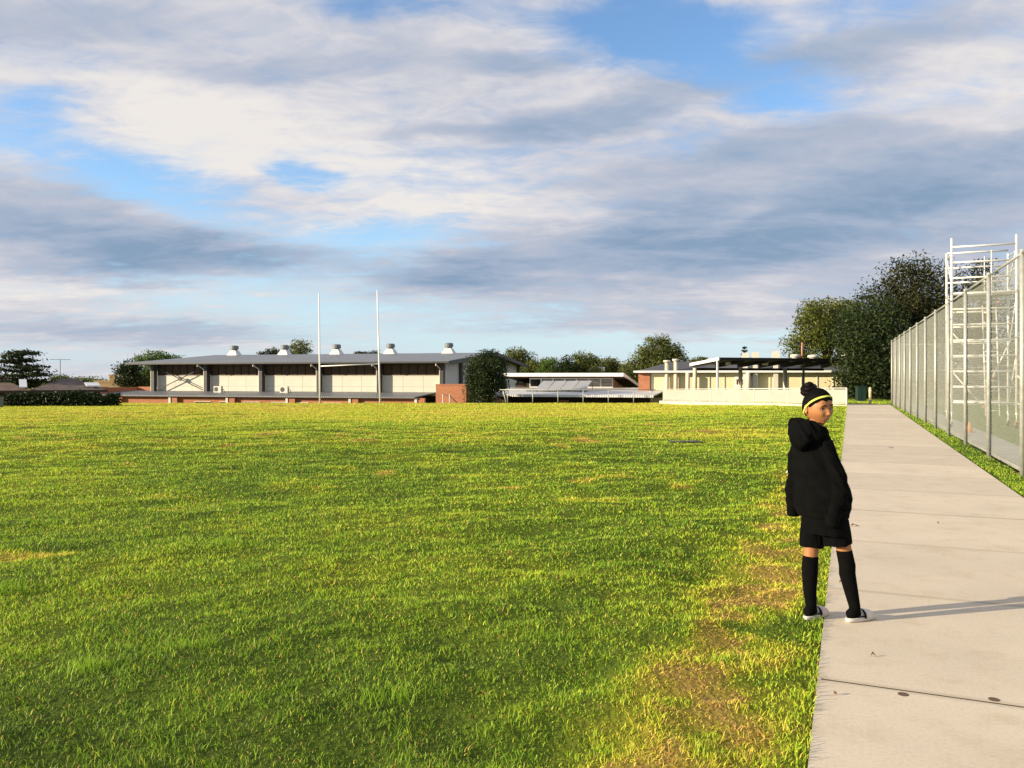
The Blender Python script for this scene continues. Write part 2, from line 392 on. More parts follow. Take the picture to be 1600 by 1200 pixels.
# ------------------------------------------------------------------ path of concrete slabs
def concrete_mat():
    m = mat('concrete', (0.575, 0.51, 0.415), 0.85, 0.07, 1.3, 0.12, 160, spec=0.25)
    nt = m.node_tree; N = nt.nodes; L = nt.links; b = N['Principled BSDF']
    rp = [n for n in N if n.type == 'VALTORGB'][0]; g = N.new('ShaderNodeNewGeometry')
    for n in N:
        if n.type == 'MAPPING': L.new(g.outputs['Position'], n.inputs[0])
    nz = N.new('ShaderNodeTexNoise'); nz.inputs['Scale'].default_value = 55; nz.inputs['Detail'].default_value = 3; L.new(g.outputs['Position'], nz.inputs['Vector'])
    r2 = N.new('ShaderNodeValToRGB'); L.new(nz.outputs['Fac'], r2.inputs[0])
    r2.color_ramp.elements[0].position = 0.3; r2.color_ramp.elements[0].color = (0.92, 0.92, 0.91, 1); r2.color_ramp.elements[1].position = 0.6; r2.color_ramp.elements[1].color = (1.04, 1.03, 1.02, 1)
    n3 = N.new('ShaderNodeTexNoise'); n3.inputs['Scale'].default_value = 3.4; n3.inputs['Detail'].default_value = 7; n3.inputs['Roughness'].default_value = 0.7; L.new(g.outputs['Position'], n3.inputs['Vector'])
    r3 = N.new('ShaderNodeValToRGB'); L.new(n3.outputs['Fac'], r3.inputs[0])
    r3.color_ramp.elements[0].position = 0.28; r3.color_ramp.elements[0].color = (0.86, 0.83, 0.78, 1); r3.color_ramp.elements[1].position = 0.5; r3.color_ramp.elements[1].color = (1, 1, 1, 1)
    a = N.new('ShaderNodeMix'); a.data_type = 'RGBA'; a.blend_type = 'MULTIPLY'; a.inputs[0].default_value = 1; L.new(rp.outputs[0], a.inputs[6]); L.new(r2.outputs[0], a.inputs[7])
    c = N.new('ShaderNodeMix'); c.data_type = 'RGBA'; c.blend_type = 'MULTIPLY'; c.inputs[0].default_value = 1; L.new(a.outputs[2], c.inputs[6]); L.new(r3.outputs[0], c.inputs[7])
    oi = N.new('ShaderNodeObjectInfo'); hv = N.new('ShaderNodeHueSaturation'); mr = N.new('ShaderNodeMapRange'); L.new(oi.outputs['Random'], mr.inputs[0]); mr.inputs[3].default_value = 0.92; mr.inputs[4].default_value = 1.05
    L.new(mr.outputs[0], hv.inputs['Value']); L.new(c.outputs[2], hv.inputs['Color']); 
    # grime gathered along the tooled joints
    tc = N.new('ShaderNodeTexCoord'); sp = N.new('ShaderNodeSeparateXYZ'); L.new(tc.outputs['Object'], sp.inputs[0])
    m1 = N.new('ShaderNodeMath'); m1.operation = 'PINGPONG'; L.new(sp.outputs[1], m1.inputs[0]); m1.inputs[1].default_value = 1.85/2
    m2 = N.new('ShaderNodeMath'); m2.operation = 'MULTIPLY_ADD'; L.new(n3.outputs['Fac'], m2.inputs[0]); m2.inputs[1].default_value = -0.06; L.new(m1.outputs[0], m2.inputs[2])
    m3 = N.new('ShaderNodeMapRange'); m3.interpolation_type = 'SMOOTHSTEP'; L.new(m2.outputs[0], m3.inputs[0]); m3.inputs[1].default_value = -0.025; m3.inputs[2].default_value = 0.02; m3.inputs[3].default_value = 0.78; m3.inputs[4].default_value = 1.0
    mm = N.new('ShaderNodeMix'); mm.data_type = 'RGBA'; mm.blend_type = 'MULTIPLY'; mm.inputs[0].default_value = 1; L.new(hv.outputs[0], mm.inputs[6]); L.new(m3.outputs[0], mm.inputs[7])
    L.new(mm.outputs[2], b.inputs['Base Color'])
concrete_mat()
mat('joint_dirt', (0.06, 0.045, 0.03), 1.0, 0.3, 20)
path = tag(thing('path', wp(0, 0, 0), PATH_ROT, None, None), 'pale concrete footpath of cast slabs beside the fence', None, kind='structure')
def build_path():
    bed = MB().box(0.02, PW-0.02, -6.5, A_END, -0.12, -0.0012).build('joint_filler', 'joint_dirt', path)
    J = 1.85; k = -3; a0 = -3*J
    shared = {}
    while a0 < A_END-0.2:
        a1 = min(a0+J, A_END)
        g0 = 0.009 if k % 3 == 0 else 0.003; g1 = 0.009 if (k+1) % 3 == 0 else 0.003
        key = (g0, g1, round(a1-a0, 2))
        if key not in shared:
            mb = MB(); mb.box(0, PW, g0, a1-a0-g1, -0.085, 0.0)
            me = mb.mesh('slab'); bm = bmesh.new(); bm.from_mesh(me); bmesh.ops.recalc_face_normals(bm, faces=bm.faces)
            bm.to_mesh(me); bm.free()
            shared[key] = me
        o = link('slab', shared[key], 'concrete', path); o.location = (0, a0, 0)
        a0 = a1; k += 1
build_path()

# ------------------------------------------------------------------ court beyond the fence
mat('court_turf', (0.10, 0.16, 0.03), 0.95, 0.25, 3.0, 0.6, 120, spec=0.1)
mat('grey_concrete', (0.30, 0.30, 0.29), 0.9, 0.18, 1.5, 0.3, 60, spec=0.2)
court = MB().box(3.55, 36, -25, 58, -0.10, -0.03).build('court_surface', 'court_turf'); court.location = wp(0, 0); court.rotation_euler.z = PATH_ROT
tag(court, 'olive artificial turf of the fenced court', kind='structure')
kerb = MB().box(2.80, 3.55, -25, 58, -0.10, -0.012).build('court_kerb', 'grey_concrete'); kerb.location = wp(0, 0); kerb.rotation_euler.z = PATH_ROT
tag(kerb, 'grey concrete edging strip inside the court fence', kind='structure')

# ------------------------------------------------------------------ chain-link fences
mat('galvanised', (0.42, 0.435, 0.40), 0.5, 0.18, 9, 0.15, 60, metal=0.35, spec=0.5)
mat('fence_wire', (0.46, 0.48, 0.43), 0.55, 0.1, 9, metal=0.3)
def link_panel(w, h, pitch, r):
    """woven diamond mesh: zigzag wires in two layers"""
    mb = MB(); st = pitch
    def strip(p, q, yoff):
        d = Vector((q[0]-p[0], 0, q[1]-p[1])).normalized(); nrm = Vector((-d.z, 0, d.x))*r
        P, Q = Vector((p[0], yoff, p[1])), Vector((q[0], yoff, q[1])); off = Vector((0, r, 0))
        mb.add([P+nrm, P-nrm*0.5+off, P-nrm*0.5-off, Q+nrm, Q-nrm*0.5+off, Q-nrm*0.5-off], [(0,1,4,3),(1,2,5,4),(2,0,3,5)])
    c = -h
    while c < w:
        x0, x1 = max(0, c), min(w, c+h)
        if x1-x0 > 0.01:
            strip((x0, x0-c), (x1, x1-c), -r*0.8)
            strip((w-x0, x0-c), (w-x1, x1-c), r*0.8)
        c += st
    return mb
def chain_fence(name, label, origin, rot, n, pitch_post, H, group, mesh_pitch=0.075, wire=0.0015):
    t = thing(name, origin, rot, label, 'fence', group)
    pm = MB().tube([(0,0,-0.1),(0,0,H+0.03)], 0.038, 10).tube([(0,0,H+0.03),(0,0,H+0.05),(0,0,H+0.065)], [0.044,0.04,0.012], 10).mesh('post')
    me = link_panel(pitch_post-0.04, H-0.08, mesh_pitch, wire).mesh('wire_mesh')
    rail = MB().tube([(0,0,0),(pitch_post,0,0)], 0.022, 8).mesh('top_rail')
    wirel = MB().tube([(0,0,0),(pitch_post,0,0)], 0.005, 5).mesh('tension_wire')
    for i in range(n+1):
        p = link('post', pm, 'galvanised', t, True); p.location = (i*pitch_post, 0, 0)
        if i < n:
            q = link('wire_mesh', me, 'fence_wire', t); q.location = (i*pitch_post+0.02, -0.045, 0.05)
            q = link('top_rail', rail, 'galvanised', t, True); q.location = (i*pitch_post, 0, H)
            for zz in (0.07, H*0.5):
                q = link('tension_wire', wirel, 'galvanised', t, True); q.location = (i*pitch_post, -0.045, zz)
    return t
FS = 2.60
A_DIR = math.atan2(PU[1], PU[0])
chain_fence('chain_link_fence', 'tall galvanised chain-link fence running alongside the concrete footpath', wp(2.75, -1.8, -0.03), A_DIR+0.0118, 15, 3.0, 3.45, None)
chain_fence('chain_link_fence', 'chain-link fence closing the far end of the court behind the scaffold', wp(FS+0.12, 44.0, -0.03), A_DIR-math.pi/2, 9, 3.0, 3.3, None, 0.12, 0.0030)

# ------------------------------------------------------------------ aluminium scaffold tower
mat('aluminium', (0.78, 0.77, 0.74), 0.42, 0.12, 7, 0.1, 50, metal=0.3, spec=0.5)
mat('plywood_dark', (0.05, 0.045, 0.04), 0.8, 0.2, 5)
mat('faded_red', (0.50, 0.22, 0.16), 0.6, 0.2, 9)
mat('rubber', (0.03, 0.03, 0.03), 0.8, 0.2, 9)
mat('orange_plastic', (0.55, 0.19, 0.06), 0.6, 0.2, 9)
def scaffold():
    B = wp(2.98, 23.1, -0.02)
    t = thing('scaffold_tower', B, PATH_ROT, 'silver aluminium mobile scaffold tower standing behind the chain-link fence', 'scaffold')
    W, Dp = 1.68, 1.35
    tops = {(0,0): 5.72, (1,0): 5.72, (0,1): 5.45, (1,1): 5.35}
    for (i, j), zt in tops.items():
        u = MB().tube([(i*W, j*Dp, 0.42), (i*W, j*Dp, zt)], 0.036, 10).build('upright', 'aluminium', t, True)
        for zc in (2.1, 4.05): MB().tube([(i*W, j*Dp, zc-0.05), (i*W, j*Dp, zc+0.05)], 0.036, 10).build('collar', 'aluminium', u, True)
        lg = MB().tube([(i*W, j*Dp, 0.20), (i*W, j*Dp, 0.50)], 0.02, 8).build('adjustable_leg', 'aluminium', t, True)
        MB().tube([(i*W, j*Dp, 0.40), (i*W, j*Dp, 0.44)], 0.05, 8).build('leg_nut', 'aluminium', lg, True)
        c = MB().tube([(i*W-0.025, j*Dp+0.02, 0.10), (i*W+0.025, j*Dp+0.02, 0.10)], 0.10, 14).build('castor_wheel', 'rubber', t, True)
        MB().box(i*W-0.04, i*W+0.04, j*Dp-0.03, j*Dp+0.05, 0.10, 0.205).build('castor_fork', 'faded_red' if (i+j) % 2 else 'aluminium', c)
    for j in (0, 1):      # ladder frames across the wide faces
        z = 0.75; k = 0
        while z < 5.6:
            if not (4.35 < z < 4.5): MB().tube([(0, j*Dp, z), (W, j*Dp, z)], 0.028, 8).build('rung', 'aluminium', t, True)
            z += 0.47; k += 1
        MB().tube([(W*0.62, j*Dp, 3.95), (W*0.62, j*Dp, 5.3)], 0.018, 8).build('guard_post', 'aluminium', t, True)
    for i in (0, 1):      # bracing along the short sides
        for (za, zb) in ((0.6, 2.2), (2.3, 3.9), (4.3, 5.35)):
            b = MB().tube([(i*W, 0, za if i == 0 else zb), (i*W, Dp, zb if i == 0 else za)], 0.02, 8).build('diagonal_brace', 'aluminium', t, True)
            MB().cbox((i*W, 0.06, (za if i == 0 else zb)+0.06*(1 if i == 0 else -1)), (0.06, 0.09, 0.07)).build('brace_hook', 'faded_red', b)
        for z in (4.75, 5.25): MB().tube([(i*W, 0, z), (i*W, Dp, z)], 0.02, 8).build('guard_rail', 'aluminium', t, True)
    for (xa, za, xb, zb) in ((0.05, 1.7, 0.9, 0.6), (W-0.05, 2.7, W-0.55, 1.5), (0.05, 2.9, 0.45, 2.4), (W-0.05, 4.2, W-0.4, 3.8)):
        b = MB().tube([(xa, Dp*0.35, za), (xb, Dp*0.35, zb)], 0.02, 8).build('diagonal_brace', 'aluminium', t, True)
        MB().cbox((xb, Dp*0.35, zb), (0.08, 0.07, 0.07)).build('brace_hook', 'faded_red', b)
    pl = MB().box(0.04, W-0.04, 0.10, Dp-0.10, 4.02, 4.06).build('platform', 'plywood_dark', t)
    for y in (0.08, Dp-0.10): MB().box(0.02, W-0.02, y, y+0.02, 3.98, 4.09).build('toe_board', 'aluminium', pl)
    ld = bpy.data.objects.new('ladder', None); COL.objects.link(ld); ld.parent = t
    for dx in (0, 0.36): MB().tube([(W-0.75+dx, 0.25, 0.35), (W-0.75+dx, 0.95, 3.95)], 0.022, 8).build('stile', 'aluminium', ld, True)
    for k in range(12):
        f = (k+0.5)/12; MB().tube([(W-0.75, 0.25+0.7*f, 0.35+3.6*f), (W-0.39, 0.25+0.7*f, 0.35+3.6*f)], 0.014, 6).build('ladder_rung', 'aluminium', ld, True)
    for (x, y, dx_, dy_) in ((W, 0, 0.9, -0.75), (W, Dp, 0.9, 0.8), (0, Dp, 0.1, 1.0)):
        MB().tube([(x, y, 1.6), (x+dx_, y+dy_, 0.05)], 0.022, 8).tube([(x, y, 0.75), (x+dx_*0.8, y+dy_*0.8, 0.36)], 0.018, 8).build('stabiliser', 'aluminium', t, True)
scaffold()
def cone_thing(a, s, label):
    t = thing('traffic_cone', wp(s, a, -0.012), 0.2, label, 'cone')
    MB().box(-0.11, 0.11, -0.11, 0.11, 0, 0.03).build('base', 'orange_plastic', t, bevel=0.01)
    MB().rings([[(math.cos(k*math.pi/8)*r, math.sin(k*math.pi/8)*r, z) for k in range(16)] for r, z in ((0.085, 0.03), (0.055, 0.15), (0.02, 0.28), (0.012, 0.29))]).build('cone_body', 'orange_plastic', t, True)
cone_thing(20.6, 3.15, 'small orange cone on the concrete edging behind the fence')

# ------------------------------------------------------------------ rugby goal
mat('white_paint', (0.78, 0.78, 0.78), 0.45, 0.06, 3)
def goal():
    d = 60.0; pl, pr = at(500, 630, d), at(594, 630, d)
    z0 = float(terrain(pl.x, pl.y)); w = (pr-pl).length
    t = thing('rugby_goalposts', (pl.x, pl.y, z0), 0, 'tall white H-shaped rugby goalposts at the far edge of the field', 'goalposts')
    for x, dx in ((0, -0.08), (w, -0.22)):
        MB().tube([(x, 0, -0.1), (x+dx*0.35, 0, 3.0), (x+dx, 0, (8.35 if x == 0 else 8.6))], [0.072, 0.062, 0.045], 10).build('post', 'white_paint', t, True)
    MB().tube([(-0.03, 0, 2.84), (w-0.08, 0, 3.02)], 0.045, 10).build('crossbar', 'white_paint', t, True)
goal()

# ------------------------------------------------------------------ buildings
def brick_mat():
    m = bpy.data.materials.new('red_brick'); m.use_nodes = True; N = m.node_tree.nodes; L = m.node_tree.links; b = N['Principled BSDF']
    tc = N.new('ShaderNodeTexCoord'); mp = N.new('ShaderNodeMapping'); mp.inputs['Rotation'].default_value = (R(90), 0, 0); L.new(tc.outputs['Object'], mp.inputs[0])
    br = N.new('ShaderNodeTexBrick'); br.inputs['Scale'].default_value = 1; br.inputs['Brick Width'].default_value = 0.23; br.inputs['Row Height'].default_value = 0.076; br.inputs['Mortar Size'].default_value = 0.008
    br.inputs['Color1'].default_value = (0.44, 0.165, 0.075, 1); br.inputs['Color2'].default_value = (0.35, 0.115, 0.055, 1); br.inputs['Mortar'].default_value = (0.30, 0.2, 0.15, 1)
    L.new(mp.outputs[0], br.inputs['Vector']); L.new(br.outputs['Color'], b.inputs['Base Color']); b.inputs['Roughness'].default_value = 0.9
    MATS['red_brick'] = m
brick_mat()
mat('cream_panel', (0.59, 0.595, 0.54), 0.6, 0.06, 0.6, dirt=(0.52, 0.48, 0.36))
mat('yellow_panel', (0.70, 0.65, 0.45), 0.6, 0.06, 0.6, dirt=(0.6, 0.5, 0.3))
mat('white_sheet', (0.62, 0.63, 0.62), 0.55, 0.06, 0.5)
mat('grey_steel', (0.055, 0.06, 0.066), 0.5, 0.15, 2)
mat('pale_trim', (0.62, 0.60, 0.55), 0.55, 0.1, 2)
mat('roof_grey', (0.155, 0.17, 0.195), 0.45, 0.10, 0.25, spec=0.4)
mat('roof_dark', (0.075, 0.075, 0.08), 0.6, 0.15, 0.4)
mat('roof_pale', (0.55, 0.57, 0.60), 0.45, 0.06, 0.3)
mat('brown_glass', (0.085, 0.052, 0.024), 0.45, 0.35, 0.8, spec=0.25)
mat('dark_glass', (0.02, 0.023, 0.026), 0.15, 0.3, 0.8, spec=0.6)
mat('cowl_grey', (0.17, 0.19, 0.20), 0.5, 0.15, 3)
mat('ac_white', (0.62, 0.60, 0.53), 0.5, 0.08, 3)
mat('dark_brown', (0.05, 0.032, 0.024), 0.8, 0.2, 1)
mat('cream_stone', (0.60, 0.56, 0.45), 0.8, 0.08, 0.7, dirt=(0.42, 0.37, 0.27))
mat('flue_white', (0.58, 0.57, 0.52), 0.6, 0.08, 2)
mat('black_soffit', (0.012, 0.012, 0.013), 0.6, 0.2, 1)
mat('solar_glass', (0.30, 0.31, 0.33), 0.2, 0.1, 1, spec=0.6)
def corrugate(name):
    m = MATS[name]; N = m.node_tree.nodes; L = m.node_tree.links; b = N['Principled BSDF']
    tc = N.new('ShaderNodeTexCoord'); w = N.new('ShaderNodeTexWave'); w.wave_type = 'BANDS'; w.bands_direction = 'X'; w.inputs['Scale'].default_value = 1.6; w.inputs['Distortion'].default_value = 0
    L.new(tc.outputs['Object'], w.inputs['Vector']); bp = N.new('ShaderNodeBump'); bp.inputs['Strength'].default_value = 0.6; bp.inputs['Distance'].default_value = 0.03
    L.new(w.outputs['Fac'], bp.inputs['Height']); L.new(bp.outputs[0], b.inputs['Normal'])
corrugate('roof_grey'); corrugate('roof_pale')

HALL_ROT = math.atan2(-0.272, 0.962)
GZ = -3.1
def hall():
    t = thing('sports_hall', (-38.5, 85.0, 0), HALL_ROT, 'long cream sports hall with grey roof and five roof cowls behind the goalposts', 'building')
    L_, DEP = 33.0, 27.0; bay = L_/5; WY = 0.62
    # gable roof
    e0, e1, y0, y1, ym = -2.5, 34.2, -1.15, DEP+1.0, 14.0; ze, zr = 2.92, 4.16
    r = MB()
    for (ya, za, yb, zb) in ((y0, ze, ym, zr), (ym, zr, y1, ze)):
        r.hexa([(e0,ya,za),(e1,ya,za),(e1,yb,zb),(e0,yb,zb),(e0,ya,za+0.08),(e1,ya,za+0.08),(e1,yb,zb+0.08),(e0,yb,zb+0.08)])
    roof = r.build('roof', 'roof_grey', t)
    MB().box(e0, e1, y0-0.10, y0-0.003, ze-0.10, ze+0.06).build('gutter', 'grey_steel', roof)
    bg = MB()
    for (ya, za, yb, zb) in ((y0, ze, ym, zr), (ym, zr, y1, ze)):
        bg.hexa([(e1+.003,ya,za-.28),(e1+.10,ya,za-.28),(e1+.10,yb,zb-.28),(e1+.003,yb,zb-.28),(e1+.003,ya,za+.12),(e1+.10,ya,za+.12),(e1+.10,yb,zb+.12),(e1+.003,yb,zb+.12)])
    bg.build('bargeboard', 'grey_steel', roof)
    for k in range(28):   # rafters' ends under the eave
        x = e0+0.6+k*1.3
        MB().hexa([(x,y0+.02,ze-.16),(x+.07,y0+.02,ze-.16),(x+.07,WY,ze-.02),(x,WY,ze-.02),(x,y0+.02,ze-.01),(x+.07,y0+.02,ze-.01),(x+.07,WY,ze+.10),(x,WY,ze+.10)]).build('rafter', 'grey_steel', roof)
    for x in (0.57, 7.6, 14.56, 21.5, 28.7):   # five cowls on tapered curbs
        c = bpy.data.objects.new('roof_vent', None); COL.objects.link(c); c.parent = t; c.location = (x, 13.6, zr-0.02)
        MB().hexa([(-.72,-.6,0),(.72,-.6,0),(.72,.6,0),(-.72,.6,0),(-.36,-.36,.62),(.36,-.36,.62),(.36,.36,.62),(-.36,.36,.62)]).build('curb', 'white_sheet', c)
        MB().tube([(0,0,.60),(0,0,.74),(0,0,.76),(0,0,1.16),(0,0,1.18),(0,0,1.24)], [.36,.36,.50,.50,.46,.30], 14).build('cowl', 'cowl_grey', c)
    # front wall: pieces between columns
    pm = {}
    for b in range(5):
        x0 = b*bay
        MB().box(x0+0.001, x0+bay-0.001, WY+0.06, WY+0.26, -0.4, 3.0).build('wall', 'grey_steel', t)
        for row, (za, zb) in enumerate(((-0.35, 0.53), (0.545, 1.60))):
            for k in range(3):
                xa = x0+0.2+k*(bay-0.2)/3
                if (row,) not in pm:
                    pm[(row,)] = MB().box(0.012, (bay-0.2)/3-0.012, 0, 0.055, 0, zb-za).mesh('wall_panel')
                o = link('wall_panel', pm[(row,)], 'cream_panel', t); o.location = (xa, WY, za)
        for k in range(7):
            xa = x0+0.2+k*(bay-0.2)/7
            if 'w' not in pm:
                pm['w'] = MB().box(0.05, (bay-0.2)/7-0.03, 0.02, 0.05, 0, 1.15).mesh('window'); pm['m'] = MB().box(-0.03, 0.03, -0.03, 0.05, 0, 1.15).mesh('mullion')
            o = link('window', pm['w'], 'brown_glass', t); o.location = (xa, WY, 1.66)
            q = link('mullion', pm['m'], 'dark_brown', o)
        MB().box(x0+0.2, x0+bay, WY-0.04, WY+0.055, 1.605, 1.655).build('sill', 'pale_trim', t)
    for b in range(6):
        x = b*bay
        c = MB().box(x-0.17, x+0.17, 0, 0.44, -0.4, 2.80).build('column', 'grey_steel', t)
        MB().box(x-0.24, x-0.172, -0.02, 0.30, -0.3, 2.45).build('downpipe', 'pale_trim', c)
        MB().tube([(x-0.15, 0, 2.25), (x-0.15, -1.05, 2.72)], 0.06, 6).tube([(x-0.15, -1.05, 2.55), (x-0.15, -1.05, 2.95)], 0.075, 6).build('eave_bracket', 'pale_trim', c)
    for (za, zb) in ((0.0, 2.6), (2.6, 0.0)):
        MB().tube([(0.15, 0.2, za), (bay-0.15, 0.2+0.0, zb)], 0.05, 6).build('cross_brace', 'grey_steel', t)
    MB().tube([(bay/2, 0.12, 1.3), (bay/2, 0.28, 1.3)], 0.22, 12).build('brace_plate', 'grey_steel', t)
    # right gable end
    poly = [(0.5, GZ), (DEP, GZ), (DEP, 2.9), (14.0, 4.05), (0.5, 2.95)]
    MB().add([(L_, y, z) for y, z in poly]+[(L_+0.2, y, z) for y, z in poly], [(4,3,2,1,0),(5,6,7,8,9)]+[(i,(i+1)%5,5+(i+1)%5,5+i) for i in range(5)]).build('gable_wall', 'white_sheet', t)
    for y in (4.6, 12.5, 20, 26.6):
        MB().box(L_+0.203, L_+0.5, y-0.25, y+0.25, GZ, 2.95 + (1.1 - abs(y-14)*0.075)).build('gable_column', 'grey_steel', t)
    for k in range(4): MB().box(L_+0.202, L_+0.225, 0.6, DEP-0.1, -0.5+k*1.1, -0.47+k*1.1).build('sheet_joint', 'pale_trim', t)
    MB().box(0, 0.2, WY+0.27, DEP, GZ, 2.95).build('side_wall', 'white_sheet', t)
    MB().box(0.2, L_, DEP-0.2, DEP-0.001, GZ, 2.95).build('back_wall', 'white_sheet', t)
hall()
def annex():
    t = thing('brick_annex', (-38.5, 85.0, 0), HALL_ROT, 'low red brick wing with flat grey canopy roof below the sports hall', 'building')
    x0, x1 = -3.6, 32.2
    r = MB().hexa([(x0,-4.6,-.40),(x1,-4.6,-.40),(x1,.60,-.06),(x0,.60,-.06),(x0,-4.6,-.32),(x1,-4.6,-.32),(x1,.60,.02),(x0,.60,.02)]).build('roof', 'roof_grey', t)
    MB().box(x0, x1, -4.70, -4.603, -.44, -.31).build('fascia', 'roof_grey', r)
    MB().box(x0+.2, x1-.2, -4.15, -3.85, GZ, -.42).build('wall', 'red_brick', t)
    for k in range(6):
        x = -0.8+k*6.6
        MB().box(x-.12, x+.12, -4.5, -4.26, GZ, -.42).build('post', 'pale_trim', t)
        MB().box(x+.25, x+.85, -4.45, -4.153, GZ, -.42).build('pier', 'red_brick', t)
    for k, x in enumerate((8.6, 11.4, 14.2, 17.2, 19.4, 22.8, 25.4)):
        w = MB().box(x, x+1.7, -4.18, -4.153, -2.1, -.96).build('window', 'dark_glass', t)
        MB().box(x-.08, x+1.78, -4.23, -4.181, -.955, -.90).build('window_head', 'pale_trim', w)
    MB().box(-3.9, -3.62, -4.6, 6.0, GZ, .38).build('side_wall', 'red_brick', t)
    MB().box(-3.6, -0.3, 2.0, 2.3, GZ, .42).build('parapet', 'red_brick', t)
    for k, (xa) in enumerate((8.9, 16.6)):
        a = thing('air_conditioner', Matrix.Translation(Vector((-38.5,85,0))) @ Matrix.Rotation(HALL_ROT,4,'Z') @ Vector((xa, -1.0, -0.165)), HALL_ROT,
                  ('cream outdoor air conditioner on the low roof, nearer the cross-braced bay', 'cream outdoor air conditioner on the low roof, nearer the goalposts')[k], 'air conditioner', 'air conditioners on the annex roof')
        MB().box(-.45, .45, -.16, .16, .06, .72).build('casing', 'ac_white', a, bevel=0.02)
        MB().tube([(-.14, -.175, .40), (-.14, -.161, .40)], .24, 16).build('fan_grille', 'grey_steel', a)
        for q in (-.36, .36): MB().box(q-.05, q+.05, -.2, .2, 0, .062).build('foot', 'grey_steel', a)
        MB().tube([(.46, 0, .35), (.62, 0, .4), (.68, 0, .3), (.70, .05, .02)], .03, 6).build('pipe', 'grey_steel', a)
annex()
def brick_block():
    d = 68.0; p = at(681, 631, d)
    t = thing('brick_stair_block', (p.x, d, GZ), HALL_ROT, 'square red brick stair enclosure between the annex and the dark round tree', 'building')
    zt = zat(601.5, d)-GZ
    MB().box(0, 2.75, 0, 2.6, 0, zt).build('wall', 'red_brick', t)
    MB().box(-.04, 2.79, -.04, 2.64, zt+.002, zt+.07).build('coping', 'red_brick', t)
    rl = MB()
    for x in (1.1, 1.7): rl.tube([(x, -1.2, 0), (x, -1.2, zt-.75)], .05, 8)
    rl.build('handrail_post', 'pale_trim', t); MB().tube([(1.1,-1.2,zt-.78),(1.7,-1.2,zt-.85),(2.9,-1.2,zt-2)], .035, 8).build('handrail', 'grey_steel', t, True)
brick_block()

